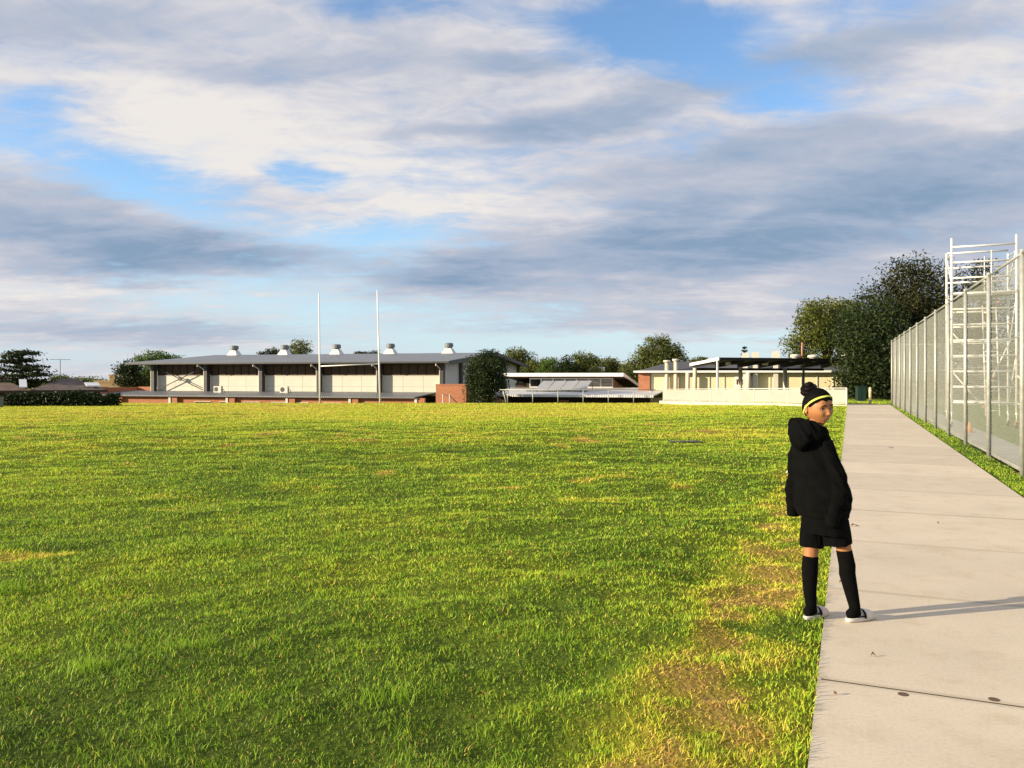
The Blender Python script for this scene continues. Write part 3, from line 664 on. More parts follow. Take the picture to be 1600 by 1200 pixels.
def middle_block():
    t = thing('classroom_block', (-.79, 75.0, 0), HALL_ROT, 'low classroom block with broad cream skillion roof and window band', 'building')
    zf, zb_ = 1.60, 0.45; x0, x1 = 0, 11.3
    r = MB().hexa([(x0,0,zf),(x1,0,zf),(x1,12,zb_),(x0,12,zb_),(x0,0,zf+.22),(x1,0,zf+.22),(x1,12,zb_+.22),(x0,12,zb_+.22)]).build('roof', 'cream_stone', t)
    MB().box(x0-.02, x1+.02, -.06, -.003, zf-.06, zf+.27).build('fascia', 'white_paint', r)
    MB().hexa([(x1+.003,0,zf-.02),(x1+.06,0,zf-.02),(x1+.06,12,zb_-.02),(x1+.003,12,zb_-.02),(x1+.003,0,zf+.27),(x1+.06,0,zf+.27),(x1+.06,12,zb_+.27),(x1+.003,12,zb_+.27)]).build('verge', 'white_paint', r)
    MB().hexa([(x0+.05,.05,zf-.05),(x1-.05,.05,zf-.05),(x1-.05,11.9,zb_-.05),(x0+.05,11.9,zb_-.05),(x0+.05,.05,zf-.004),(x1-.05,.05,zf-.004),(x1-.05,11.9,zb_-.004),(x0+.05,11.9,zb_-.004)]).build('soffit', 'dark_brown', r)
    MB().box(2.1, 10.1, 1.65, 9, GZ, .48).build('wall', 'cream_stone', t)
    MB().box(0.6, 2.09, 1.9, 9, GZ, .9).build('side_wing', 'dark_brown', t)
    MB().add([(10.1,1.65,.48),(10.1,9,.48),(10.1,1.65,1.40)], [(0,1,2)]).add([(10.0,1.65,.48),(10.0,9,.48),(10.0,1.65,1.40)], [(0,2,1)]).build('side_gable', 'cream_stone', t)
    for k in range(7):
        xa = 2.1+k*8/7; w = 8/7
        fr = MB(); fr.box(xa, xa+.07, 1.65, 1.75, .5, 1.40); fr.box(xa+w-.07, xa+w-.002, 1.65, 1.75, .5, 1.40); fr.box(xa+.07, xa+w-.07, 1.65, 1.75, .5, .58); fr.box(xa+.07, xa+w-.07, 1.65, 1.75, 1.28, 1.40)
        f = fr.build('window', 'white_paint', t)
        MB().box(xa+.07, xa+w-.07, 1.70, 1.72, .58, 1.28).build('pane', 'dark_glass' if k < 4 else 'brown_glass', f)
        if k >= 4:
            for q in range(5): MB().box(xa+.08, xa+w-.08, 1.66, 1.695, .62+q*.13, .68+q*.13).build('blind', 'pale_trim', f)
    MB().box(1.2, 10.4, 1.30, 1.645, .12, .46).build('upstand', 'cream_stone', t)
    lo = MB().hexa([(-1,-6,-.12),(14.6,-6,-.12),(15.4,2.2,.44),(-1,1.6,.40),(-1,-6,-.02),(14.6,-6,-.02),(15.4,2.2,.52),(-1,1.6,.48)]).build('lower_roof', 'roof_pale', t)
    MB().box(-1, 14.6, -6.08, -6.003, -.20, 0.0).build('gutter', 'roof_pale', lo)
    MB().box(-.6, 14.0, -3.0, -2.8, GZ, -.02).build('lower_wall', 'dark_brown', t)
    MB().box(13.9, 14.1, -2.79, 6, GZ, .25).build('end_wall', 'cream_stone', t)
    MB().box(-.5, 3.6, -5.5, -5.2, GZ, -.72).build('low_brick_wall', 'red_brick', t)
    MB().box(6.0, 6.9, -3.06, -3.003, -.75, -.55).build('wall_plate', 'faded_red', t)
    s = thing('solar_collector', Matrix.Translation(Vector((-.79,75,0))) @ Matrix.Rotation(HALL_ROT,4,'Z') @ Vector((3.9, -2.3, .13)), HALL_ROT, 'four tilted solar collector panels on the low white roof', 'solar panels')
    for k in range(4):
        xa = k*1.14
        pn = MB().hexa([(xa,-.9,.22),(xa+1.08,-.9,.22),(xa+1.4,.7,.98),(xa+.32,.7,.98),(xa,-.9,.27),(xa+1.08,-.9,.27),(xa+1.4,.7,1.03),(xa+.32,.7,1.03)]).build('panel', 'solar_glass', s)
        for (xx, yy, zt) in ((xa+.1, -.85, .22), (xa+.4, .65, .95)): MB().tube([(xx, yy, 0 if yy < 0 else .15), (xx, yy, zt)], .03, 6).build('prop', 'grey_steel', s)
    MB().tube([(-.8,-1.1,.12),(4.7,-1.1,.12)], .04, 6).build('rail', 'grey_steel', s)
    MB().tube([(4.9,.5,.2),(4.9,.5,.9),(5.6,.3,.85)], .03, 6).build('pipe', 'grey_steel', s)
middle_block()
def crest_rail():
    p = at(793, 629, 62.0); z0 = -0.55
    t = thing('post_and_rail_fence', (p.x, 62.0, z0), 0, 'thin galvanised post and rail fence in front of the classroom block', 'fence')
    for k in range(6): MB().tube([(k*1.97, 0, -.1), (k*1.97, 0, 1.06)], .035, 8).build('post', 'galvanised', t, True)
    MB().tube([(-.6, 0, 1.05), (11.6, 0, 1.05)], .025, 8).build('top_rail', 'galvanised', t, True)
    MB().tube([(-.35, 0, .95), (-.1, 0, .0)], .03, 8).build('stay', 'pale_trim', t, True)
crest_rail()

def right_block():
    O = at(997, 603, 70.0)
    t = thing('laboratory_block', (O.x, 70.0, 0), HALL_ROT, 'long cream school block with dark roof and tall flues behind the ramp', 'building')
    Lx = 21.0; zg = 1.98
    MB().box(0.5, Lx, .5, 10, -1.0, zg-.1).build('wall', 'cream_stone', t)
    MB().box(0.0, 1.0, .25, 10, -1.2, zg-.12).build('brick_end', 'red_brick', t)
    r = MB(); r.add([(-.3,-.2,zg),(Lx,-.2,zg),(Lx,10.5,zg),(-.3,10.5,zg),(2.5,5,zg+.95),(Lx-2,5,zg+.95)], [(0,1,5,4),(1,2,5),(2,3,4,5),(3,0,4),(0,3,2,1)])
    rf = r.build('roof', 'roof_dark', t)
    MB().box(-.32, Lx, -.28, -.203, zg-.10, zg+.07).build('gutter', 'white_paint', rf)
    MB().box(-.38, -.303, -.28, 10.5, zg-.10, zg+.07).build('gutter', 'white_paint', rf)
    pm = {}
    k = 0; x = 1.1
    while x < Lx-1.3:
        w = 1.25
        if 'p' not in pm: pm['p'] = MB().box(0.03, w-.03, 0, .05, 0, 1.5).mesh('wall_panel'); pm['r'] = MB().box(0.0, .05, -.04, .05, -1, 1.6).mesh('mullion'); pm['g'] = MB().box(.03, w-.03, -.0, .05, 0, .42).mesh('window')
        o = link('wall_panel', pm['p'], 'yellow_panel', t); o.location = (x, .445, zg-1.65)
        q = link('mullion', pm['r'], 'pale_trim', t); q.location = (x-.025, .42, zg-1.65)
        low = k >= 9
        g = link('window', pm['g'], 'dark_glass', t); g.location = (x, .43 if low else .445, zg-2.12 if low else zg-2.3)
        if low: MB().box(x, x+w, .40, .429, zg-1.70, zg-1.60).build('window_head', 'white_paint', t); MB().box(x, x+.12, .40, .429, zg-2.2, zg-1.70).build('window_jamb', 'white_paint', t)
        x += w; k += 1
    wd = MB().box(8.2, 9.9, .38, .42, .55, 1.55).build('window', 'white_paint', t); MB().box(8.35, 9.0, .35, .379, .85, 1.3).build('pane', 'brown_glass', wd)
    # tall flues on the face of the block
    for px, top, base, sq in ((1042, 565, 603, 0), (1056, 563, 603, 0), (1164.5, 556, 606, 1), (1180, 555, 606, 1), (1212, 553.5, 606, 1)):
        # intersect the pixel column with the line y_local = -0.6
        xr = (px-CX)/F; c, s_ = math.cos(HALL_ROT), math.sin(HALL_ROT); yl = .12
        ax, ay = O.x - s_*yl, 70.0 + c*yl
        u = (xr*ay-ax)/(c-xr*s_); dd = ay+s_*u
        zt, zb = zat(top, dd), -1.0
        if sq:
            f = MB().box(u-.19, u+.19, yl-.19, yl+.19, zb, zt-.35).build('flue', 'flue_white', t)
            MB().hexa([(u-.23,yl-.23,zt-.55),(u+.23,yl-.23,zt-.55),(u+.23,yl+.23,zt-.55),(u-.23,yl+.23,zt-.55),(u-.32,yl-.32,zt-.42),(u+.32,yl-.32,zt-.42),(u+.32,yl+.32,zt-.42),(u-.32,yl+.32,zt-.42)]).build('cowl_skirt', 'flue_white', f)
            MB().hexa([(u-.32,yl-.32,zt-.415),(u+.32,yl-.32,zt-.415),(u+.32,yl+.32,zt-.415),(u-.32,yl+.32,zt-.415),(u-.27,yl-.27,zt+.25),(u+.27,yl-.27,zt+.25),(u+.27,yl+.27,zt+.25),(u-.27,yl+.27,zt+.25)]).build('cowl', 'flue_white', f)
        else:
            f = MB().tube([(u, yl, zb), (u, yl, zt)], .18, 12).build('flue', 'cream_stone', t, True)
            MB().tube([(u, yl, zt-.06), (u, yl, zt+.12)], .30, 12).build('cowl', 'flue_white', f, True)
    for x in (4.3, 9.3, 17.6):
        MB().tube([(x, -.30, -1), (x, -.30, zg-.11)], .18, 12).build('column', 'cream_stone', t, True)
    for (x, h, rr) in ((13.4, .55, .3), (14.9, .5, .33), (17.6, .6, .3), (18.4, .75, .3), (20.2, .7, .38)):
        f = MB().tube([(x, 4.6, zg+.6), (x, 4.6, zg+.75+h)], rr, 12).build('roof_vent', 'flue_white', t, True)
        MB().tube([(x, 4.6, zg+.75+h), (x, 4.6, zg+.95+h), (x, 4.6, zg+1.0+h)], [rr*1.5, rr*1.4, .1], 12).build('vent_cap', 'flue_white', f, True)
    for x in (14.0, 20.8): MB().tube([(x, 5, zg+.8), (x, 5, zg+2.6)], .07, 8).build('red_flue_pipe', 'faded_red', t, True)
right_block()
mat('lamp_lens', (0.8, 0.8, 0.8), 0.4, 0.03, 3)
def awning():
    ux = Vector((.945, .325, 0)); rot = math.atan2(.325, .945)
    t = thing('covered_walkway', (15.06, 57.7, 0), rot, 'open walkway awning with black soffit and pale verge on slim posts', 'awning')
    X, Y, zf, zb = 12.4, 3.7, 2.82, 2.46
    r = MB().hexa([(0,0,zf),(X,0,zf),(X,Y,zb),(0,Y,zb),(0,0,zf+.07),(X,0,zf+.07),(X,Y,zb+.07),(0,Y,zb+.07)]).build('roof', 'black_soffit', t)
    MB().box(-.0, X, -.09, -.003, zf-.12, zf+.10).build('front_beam', 'black_soffit', r)
    MB().hexa([(-.12,-.1,zf-.12),(-.004,-.1,zf-.12),(-.004,Y+.1,zb-.12),(-.12,Y+.1,zb-.12),(-.12,-.1,zf+.10),(-.004,-.1,zf+.10),(-.004,Y+.1,zb+.10),(-.12,Y+.1,zb+.10)]).build('verge', 'white_paint', r)
    for k in range(7): MB().hexa([(k*2.0+.1,.0,zf-.25),(k*2.0+.2,.0,zf-.25),(k*2.0+.2,Y,zb-.25),(k*2.0+.1,Y,zb-.25),(k*2.0+.1,0,zf-.004),(k*2.0+.2,0,zf-.004),(k*2.0+.2,Y,zb-.004),(k*2.0+.1,Y,zb-.004)]).build('rafter', 'black_soffit', r)
    MB().box(0, X, Y-.08, Y, zb-.45, zb-.26).build('back_beam', 'black_soffit', r)
    for x, m in ((.0, 'white_paint'), (7.6, 'grey_steel'), (12.2, 'grey_steel')):
        MB().box(x-.06, x+.06, .15, .27, -1, zf-.13).build('post', m, t)
    for x, m in ((.1, 'cream_stone'), (4.2, 'cream_stone'), (8.4, 'pale_trim')):
        MB().tube([(x, Y-.3, -1), (x, Y-.3, zb-.26)], .16, 10).build('back_post', m, t, True)
    for x in (2.0, 5.3, 8.7, 11.9): MB().box(x-.17, x+.17, 1.6, 1.95, zf-.42, zf-.16).build('light_fitting', 'lamp_lens', t, bevel=.03)
awning()
def perforated():
    m = mat('pale_mesh_panel', (0.36, 0.355, 0.325), 0.7, 0.07, 1.2)
    return m
perforated()
def ramp():
    A, B = Vector((17.72, 42.0, 0)), Vector((11.45, 60.0, 0)); v = B-A; ln = v.length; rot = math.atan2(v.y, v.x)
    t = thing('ramp_balustrade', A, rot, 'cream mesh-panelled balustrade along the concrete access ramp', 'balustrade')
    n = 12; w = ln/n
    za = lambda u: .09 - .34*u/ln
    for k in range(n+1):
        u = k*w; MB().box(u-.03, u+.03, -.03, .03, za(u)-.3, za(u)+.80).build('post', 'pale_trim', t)
        if k < n:
            u0, u1 = u+.04, u+w-.04
            MB().hexa([(u0,-.015,za(u0)+.04),(u1,-.015,za(u1)+.04),(u1,.015,za(u1)+.04),(u0,.015,za(u0)+.04),(u0,-.015,za(u0)+.70),(u1,-.015,za(u1)+.70),(u1,.015,za(u1)+.70),(u0,.015,za(u0)+.70)]).build('infill_panel', 'pale_mesh_panel', t)
            for h in (.0, .72): MB().tube([(u0, 0, za(u0)+h), (u1, 0, za(u1)+h)], .022, 6).build('rail', 'pale_trim', t, True)
    MB().tube([(0,0,za(0)+.82),(ln,0,za(ln)+.82)], .03, 8).build('handrail', 'pale_trim', t, True)
    p = MB().hexa([(-.1,-.25,-.9),(ln+.4,-.25,-1.2),(ln+.4,.12,-1.2),(-.1,.12,-.9),(-.1,-.25,za(0)-.06),(ln+.4,-.25,za(ln)-.06),(ln+.4,.12,za(ln)-.06),(-.1,.12,za(0)-.06)]).build('ramp_plinth', 'cream_stone'); p.location = A; p.rotation_euler.z = rot
    tag(p, 'tan concrete plinth under the mesh balustrade at the field edge', 'plinth')
ramp()

# ------------------------------------------------------------------ bollard, cabinet
mat('timber_cream', (0.52, 0.44, 0.24), 0.8, 0.15, 5)
mat('green_steel', (0.006, 0.026, 0.018), 0.5, 0.12, 3)
def bollard():
    p = wp(1.15, A_END-0.5, 0.0)
    t = thing('bollard', (p.x, p.y, 0), 0, 'cream round bollard in the middle of the footpath end', 'bollard')
    MB().tube([(0,0,-.05),(0,0,.88),(0,0,.93),(0,0,.95)], [.075,.075,.06,.02], 14).build('shaft', 'timber_cream', t, True)
    MB().tube([(0,0,.74),(0,0,.80)], .079, 14).build('reflective_band', 'white_paint', t, True)
bollard()
def cabinet():
    t = thing('utility_cabinet', (at(1345, 600, 49).x, 49, -.05), -.2, 'dark green steel cabinet under the big tree by the path end', 'cabinet')
    MB().box(-.26, .26, -.3, .3, .08, .95).build('body', 'green_steel', t, bevel=.02)
    MB().box(-.29, .29, -.34, .34, .952, 1.0).build('lid', 'green_steel', t)
    MB().box(-.24, .24, -.28, .28, 0, .078).build('base', 'grey_concrete', t)
    for x in (-.12, .12): MB().box(x-.11, x+.11, -.325, -.302, .14, .9).build('door', 'green_steel', t)
cabinet()
def green_panel_fence():
    p = at(-40, 630, 50); z0 = float(terrain(p.x, 47))-.05
    t = thing('panel_fence', (p.x, 49.3, z0-.3), 0, 'low teal steel panel fence at the left edge of the field', 'fence')
    for k in range(5):
        MB().box(k*.46, k*.46+.44, 0, .03, .05, .98).build('panel', 'green_steel', t)
        MB().box(k*.46-.03, k*.46+.0, -.02, .05, 0, 1.02).build('post', 'grey_steel', t)
green_panel_fence()

# ------------------------------------------------------------------ houses beyond the field, far left
mat('tile_roof', (0.105, 0.082, 0.075), 0.85, 0.25, 1.5, 0.4, 12)
mat('tile_roof_brown', (0.13, 0.09, 0.07), 0.85, 0.25, 1.5, 0.4, 12)
mat('sunlit_cream_render', (0.70, 0.52, 0.25), 0.8, 0.1, 1)  # cream render with the golden sunlight put into its colour
mat('skylight', (0.65, 0.68, 0.72), 0.15, 0.05, 1, spec=0.7)
def hip_house(label, px0, px1, d, py_e, py_r, roof, wall, ridge=0.35, depth=9.0, extra=None):
    a, b = at(px0, py_e, d), at(px1, py_e, d); w = b.x-a.x; zr = zat(py_r, d+depth/2)
    rz = -math.atan2((a.x+b.x)/2, d); w *= math.cos(rz); t = thing('house', (a.x, d, -1.5), rz, label, 'house'); ze = a.z+1.5; zr += 1.5
    MB().box(.5, w-.5, .5, depth-.5, 0, ze-.02).build('wall', wall, t)
    r = MB().add([(0,0,ze),(w,0,ze),(w,depth,ze),(0,depth,ze),(w*ridge,depth/2,zr),(w*(1-ridge),depth/2,zr)], [(0,1,5,4),(1,2,5),(2,3,4,5),(3,0,4),(0,3,2,1)]).build('roof', roof, t)
    MB().box(-.05, w+.05, -.1, -.003, ze-.12, ze+.06).build('gutter', 'dark_brown', r)
    if extra: extra(t, r, w, ze, zr, depth)
    for k in range(2):
        x = w*(.25+.4*k); f = MB().box(x, x+1.4, .44, .498, ze-1.6, ze-.5).build('window', 'white_paint', t); MB().box(x+.1, x+1.3, .42, .439, ze-1.5, ze-.6).build('pane', 'dark_glass', f)
    return t
def ex1(t, r, w, ze, zr, dp):
    MB().hexa([(w*.74,.9,ze+.30),(w*.74+1.0,.9,ze+.30),(w*.74+.85,1.7,ze+.56),(w*.74-.15,1.7,ze+.56),(w*.74,.9,ze+.40),(w*.74+1.0,.9,ze+.40),(w*.74+.85,1.7,ze+.66),(w*.74-.15,1.7,ze+.66)]).build('skylight', 'skylight', r)
    an = MB().tube([(w*.4, dp/2, zr-.1), (w*.4, dp/2, zr+1.6)], .03, 6)
    an.tube([(w*.4-.75, dp/2, zr+1.6), (w*.4+.75, dp/2, zr+1.6)], .022, 6)
    for q in range(6): an.tube([(w*.4-.7+q*.27, dp/2-.3, zr+1.62), (w*.4-.7+q*.27, dp/2+.3, zr+1.62)], .012, 5)
    an.build('television_aerial', 'galvanised', r)
hip_house('brown hip-roofed house with skylight and aerial behind the hedge', 42, 170, 62, 611, 591.5, 'tile_roof', 'dark_brown', .40, 9, ex1)
def ex2(t, r, w, ze, zr, dp): MB().hexa([(w*.82,.6,ze+.25),(w*.82+.5,.6,ze+.25),(w*.82+.5,2.4,ze+.8),(w*.82,2.4,ze+.8),(w*.82,.6,ze+.33),(w*.82+.5,.6,ze+.33),(w*.82+.5,2.4,ze+.9),(w*.82,2.4,ze+.9)]).build('roof_patch', 'skylight', r)
hip_house('small brown-roofed house under the cedar at the left edge', -60, 52, 58, 612, 598, 'tile_roof_brown', 'dark_brown', .3, 8, ex2)
def gold_house():
    d = 92; a = at(148, 611, d)
    t = thing('house', (a.x, d, -2.2), -math.atan2(a.x, d), 'golden sunlit rendered house with chimney beyond the brown roof', 'house')
    z = lambda py: zat(py, d)+2.2
    MB().box(0, 2.9, 0, 6, 0, z(597)).build('wall', 'sunlit_cream_render', t)
    MB().box(1.5, 2.3, .8, 1.6, z(597)-.1, z(587)).build('chimney', 'sunlit_cream_render', t)
    MB().box(1.4, 2.4, .7, 1.7, z(587)+.002, z(587)+.12).build('chimney_cap', 'sunlit_cream_render', t)
    MB().box(-.15, 3.05, -.15, 6.15, z(597)+.002, z(597)+.14).build('roof', 'sunlit_cream_render', t)
    f = MB().box(.5, 1.4, -.04, -.002, z(609), z(605)).build('window', 'dark_glass', t)
    MB().box(-.4, 3.2, -2.5, -.2, z(613), z(611)).build('porch_roof', 'white_paint', t)
gold_house()

# ------------------------------------------------------------------ trees
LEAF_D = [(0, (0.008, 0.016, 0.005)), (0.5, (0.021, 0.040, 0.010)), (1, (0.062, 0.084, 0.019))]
LEAF_E = [(0, (0.026, 0.042, 0.010)), (0.5, (0.095, 0.125, 0.028)), (1, (0.23, 0.23, 0.060))]
LEAF_O = [(0, (0.030, 0.042, 0.010)), (0.5, (0.11, 0.14, 0.024)), (1, (0.23, 0.235, 0.050))]
LEAF_B = [(0, (0.009, 0.017, 0.005)), (0.5, (0.028, 0.040, 0.010)), (1, (0.105, 0.085, 0.025))]
LEAF_G = [(0, (0.030, 0.065, 0.012)), (0.5, (0.085, 0.15, 0.025)), (1, (0.18, 0.24, 0.05))]
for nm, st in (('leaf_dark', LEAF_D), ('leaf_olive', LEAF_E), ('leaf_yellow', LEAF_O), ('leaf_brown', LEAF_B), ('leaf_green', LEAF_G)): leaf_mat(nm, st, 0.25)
mat('bark', (0.10, 0.075, 0.055), 0.95, 0.3, 6, 0.6, 14); mat('bark_pale', (0.28, 0.24, 0.19), 0.9, 0.3, 4, 0.4, 10)
def leaves_mesh(name, C, size, up=0.35, seed=1, flat=0.0, tint=None):
    """leaf-sized folded quads at centres C"""
    r = np.random.RandomState(seed); m = len(C)
    nrm = r.randn(m, 3); nrm[:, 2] = nrm[:, 2]*(1-flat) + up + flat*1.5; nrm /= np.linalg.norm(nrm, axis=1)[:, None]
    t = np.cross(nrm, r.randn(m, 3)); t /= np.linalg.norm(t, axis=1)[:, None]; b = np.cross(nrm, t)
    L_ = size*(0.6+0.8*r.rand(m))[:, None]; W = L_*(0.32+0.25*r.rand(m))[:, None]
    V = np.empty((m, 4, 3)); V[:,0] = C-t*L_; V[:,1] = C-b*W+nrm*L_*0.12; V[:,2] = C+t*L_; V[:,3] = C+b*W+nrm*L_*0.12
    i = (np.arange(m)*4)[:, None]
    me = np_mesh(name, V.reshape(-1, 3), None, np.concatenate([i+np.array([[0,1,2]]), i+np.array([[0,2,3]])]))
    tv = (0.5+0.22*r.randn(m)) if tint is None else tint+0.16*r.randn(m)
    set_attr(me, 'tint', np.repeat(np.clip(tv, 0, 1), 4))
    return me
def crown_points(blobs, n, clumps, cs, seed, fill=0.5):
    r = np.random.RandomState(seed); out = []; tn = []
    vol = np.array([b[3]*b[4]*b[5] for b in blobs])**0.7; cnt = (n*vol/vol.sum()).astype(int)
    for b, k in zip(blobs, cnt):
        nc = max(4, int(clumps*k/n)); u = r.randn(nc, 3); u /= np.linalg.norm(u, axis=1)[:, None]
        rad = (fill + (1.04-fill)*r.rand(nc)**0.5)[:, None]
        cc = np.array(b[:3]) + u*rad*np.array(b[3:6]); w = r.randint(0, nc, k); cl = r.rand(nc)
        p = cc[w] + np.clip(r.randn(k, 3), -1.5, 1.5)*cs*(0.6+0.8*r.rand(nc))[w][:, None]*np.array([1, 1, .7])
        out.append(p); tn.append(0.30+0.4*cl[w])
    return np.concatenate(out), np.concatenate(tn)
TREE_SEED = [100]
def tree(name, label, px, d, py_base, blobs_px, leaf, n, size, clumps=60, cs=None, trunk=0.22, bark='bark', group=None, fill=0.5, up=.35, z0=None, deep=1.0):
    """blobs_px: crown lobes as (px, py, rx_px, ry_px[, depth offset m]) at distance d, rounded in depth"""
    TREE_SEED[0] += 1; sd = TREE_SEED[0]
    base = at(px, py_base, d)
    if z0 is not None: base.z = z0
    t = thing(name, base, 0, label, 'tree', group); k = d/F
    bl = []
    for b in blobs_px:
        c = at(b[0], b[1], d) - base; rx, rz = b[2]*k, b[3]*k
        bl.append((c.x, (b[4] if len(b) > 4 else 0), c.z, rx, rx*0.9*deep, rz))
    n = int(n*2.6); size = size*.62; clumps = int(clumps*2.2); cs = (cs or (sum(b[3] for b in bl)/len(bl))*0.26)*.8
    C, tn = crown_points(bl, n, clumps, cs or (sum(b[3] for b in bl)/len(bl))*0.26, sd, fill)
    link('crown', leaves_mesh('crown', C, size, up, sd, tint=tn), leaf, t)
    top = max(b[2] for b in bl); mb = MB(); r = random.Random(sd)
    cx = sum(b[0] for b in bl)/len(bl); cy = sum(b[1] for b in bl)/len(bl)
    mid = Vector((cx*.45, cy*.45, top*.45))
    mb.tube([(0,0,-.3), (cx*.08, 0, top*.18), mid, (cx*.8, cy*.8, top*.8)], [trunk*1.25, trunk, trunk*.75, trunk*.2], 8)
    for b in bl:
        for q in range(2):
            e = Vector((b[0]+r.uniform(-.6,.6)*b[3], b[1]+r.uniform(-.6,.6)*b[4], b[2]+r.uniform(-.3,.6)*b[5])); s = mid*r.uniform(.6, 1.1)
            m_ = s.lerp(e, .5) + Vector((0, 0, .08*top)); mb.tube([s, m_, e], [trunk*.5, trunk*.32, trunk*.08], 6)
    mb.build('trunk', bark, t, True)
    return t
# right-hand mass
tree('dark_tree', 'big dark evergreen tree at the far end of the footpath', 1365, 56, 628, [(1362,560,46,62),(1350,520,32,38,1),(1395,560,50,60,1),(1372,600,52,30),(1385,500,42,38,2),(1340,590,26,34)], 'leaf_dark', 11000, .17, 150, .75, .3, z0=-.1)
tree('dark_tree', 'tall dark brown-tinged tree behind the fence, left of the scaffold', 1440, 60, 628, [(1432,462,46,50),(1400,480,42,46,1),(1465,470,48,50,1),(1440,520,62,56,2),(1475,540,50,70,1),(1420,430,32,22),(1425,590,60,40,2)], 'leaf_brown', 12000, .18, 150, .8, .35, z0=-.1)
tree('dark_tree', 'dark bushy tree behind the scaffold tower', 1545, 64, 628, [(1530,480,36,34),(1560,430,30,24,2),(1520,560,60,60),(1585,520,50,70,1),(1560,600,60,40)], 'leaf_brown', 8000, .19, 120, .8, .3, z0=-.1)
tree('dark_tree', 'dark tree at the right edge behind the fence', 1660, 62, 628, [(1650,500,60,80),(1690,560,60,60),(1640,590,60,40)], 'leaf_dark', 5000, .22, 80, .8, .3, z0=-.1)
tree('broadleaf_tree', 'yellow-green broad tree above the laboratory block roof', 1290, 76, 620, [(1285,505,36,32),(1312,500,36,30,1),(1330,485,28,22,2),(1255,535,22,26),(1300,545,52,36,1),(1270,500,24,24,-1),(1345,520,36,40,2)], 'leaf_yellow', 11000, .19, 170, .62, .3)
# in front of the hall
tree('round_tree', 'dense dark round tree beside the sports hall gable', 760, 66, 640, [(758,572,25,24),(770,578,20,22,1),(745,585,16,20),(762,598,29,18),(748,606,17,17),(776,598,14,16,1),(755,622,22,9)], 'leaf_dark', 8000, .13, 150, .42, .18, z0=GZ+.3)
# behind the classroom block
tree('eucalyptus_tree', 'domed eucalyptus tree rising behind the hall gable', 812, 120, 600, [(805,555,16,9),(818,562,14,10),(798,565,12,8),(820,575,16,8),(808,578,18,8)], 'leaf_olive', 2600, .24, 70, .55, .3, 'bark_pale')
tree('bushy_tree', 'low bushy tree just right of the domed eucalyptus', 840, 118, 600, [(836,574,16,9),(848,572,10,9),(825,580,14,7)], 'leaf_olive', 1500, .24, 50, .5, .2)
tree('bushy_tree', 'rounded tree second from the domed eucalyptus, over the cream roof', 860, 116, 600, [(860,571,12,9),(858,580,16,7)], 'leaf_green', 1200, .22, 40, .5, .2)
tree('bushy_tree', 'pointed dark tree above the middle of the cream roof', 886, 114, 600, [(885,566,9,8),(888,576,15,9),(880,578,14,8)], 'leaf_dark', 1500, .22, 40, .5, .2)
tree('eucalyptus_tree', 'umbrella-shaped eucalyptus above the right part of the cream roof', 918, 118, 600, [(910,559,14,7),(922,566,16,8),(908,570,12,7),(916,578,20,8),(900,582,14,6)], 'leaf_olive', 2400, .24, 60, .5, .25, 'bark_pale')
tree('eucalyptus_tree', 'flat-topped eucalyptus left of the tallest tree', 948, 122, 600, [(948,566,14,6),(958,574,14,7),(942,580,16,7),(970,582,16,6)], 'leaf_olive', 2000, .24, 50, .5, .25, 'bark_pale')
tree('eucalyptus_tree', 'tallest broad eucalyptus with lit clumps behind the laboratory block', 1030, 105, 605, [(1028,537,17,10),(1014,550,16,9),(1042,548,18,12),(1004,562,18,10),(1030,562,26,12),(1056,562,16,12),(1020,578,34,10),(990,574,14,10),(1050,576,24,9)], 'leaf_olive', 7000, .22, 150, .62, .4, 'bark_pale')
tree('bushy_tree', 'small lit tree in the gap between cream roof and laboratory block', 985, 100, 605, [(982,582,13,10),(976,592,12,8),(995,590,10,8)], 'leaf_olive', 1300, .2, 40, .45, .2)
tree('bushy_tree', 'pale rounded treetop behind the awning verge', 1097, 120, 600, [(1092,565,13,6),(1106,569,11,5),(1084,571,12,6)], 'leaf_olive', 1200, .22, 40, .45, .2)
# behind the hall roof
tree('bushy_tree', 'dark treetop between the first two roof cowls', 421, 125, 600, [(415,553,9,4),(432,551,7,4),(423,548,5,4),(424,560,18,6)], 'leaf_dark', 1000, .22, 30, .4, .2)
tree('eucalyptus_tree', 'sparse golden eucalyptus beside the second roof cowl', 468, 125, 600, [(468,541,12,8),(462,550,12,8),(475,552,10,8)], 'leaf_yellow', 1000, .22, 40, .55, .2, 'bark_pale')
tree('bushy_tree', 'dark low treetop just left of the right goalpost', 572, 130, 600, [(564,555,9,3.5),(580,554,10,3.5)], 'leaf_dark', 900, .22, 30, .4, .2)
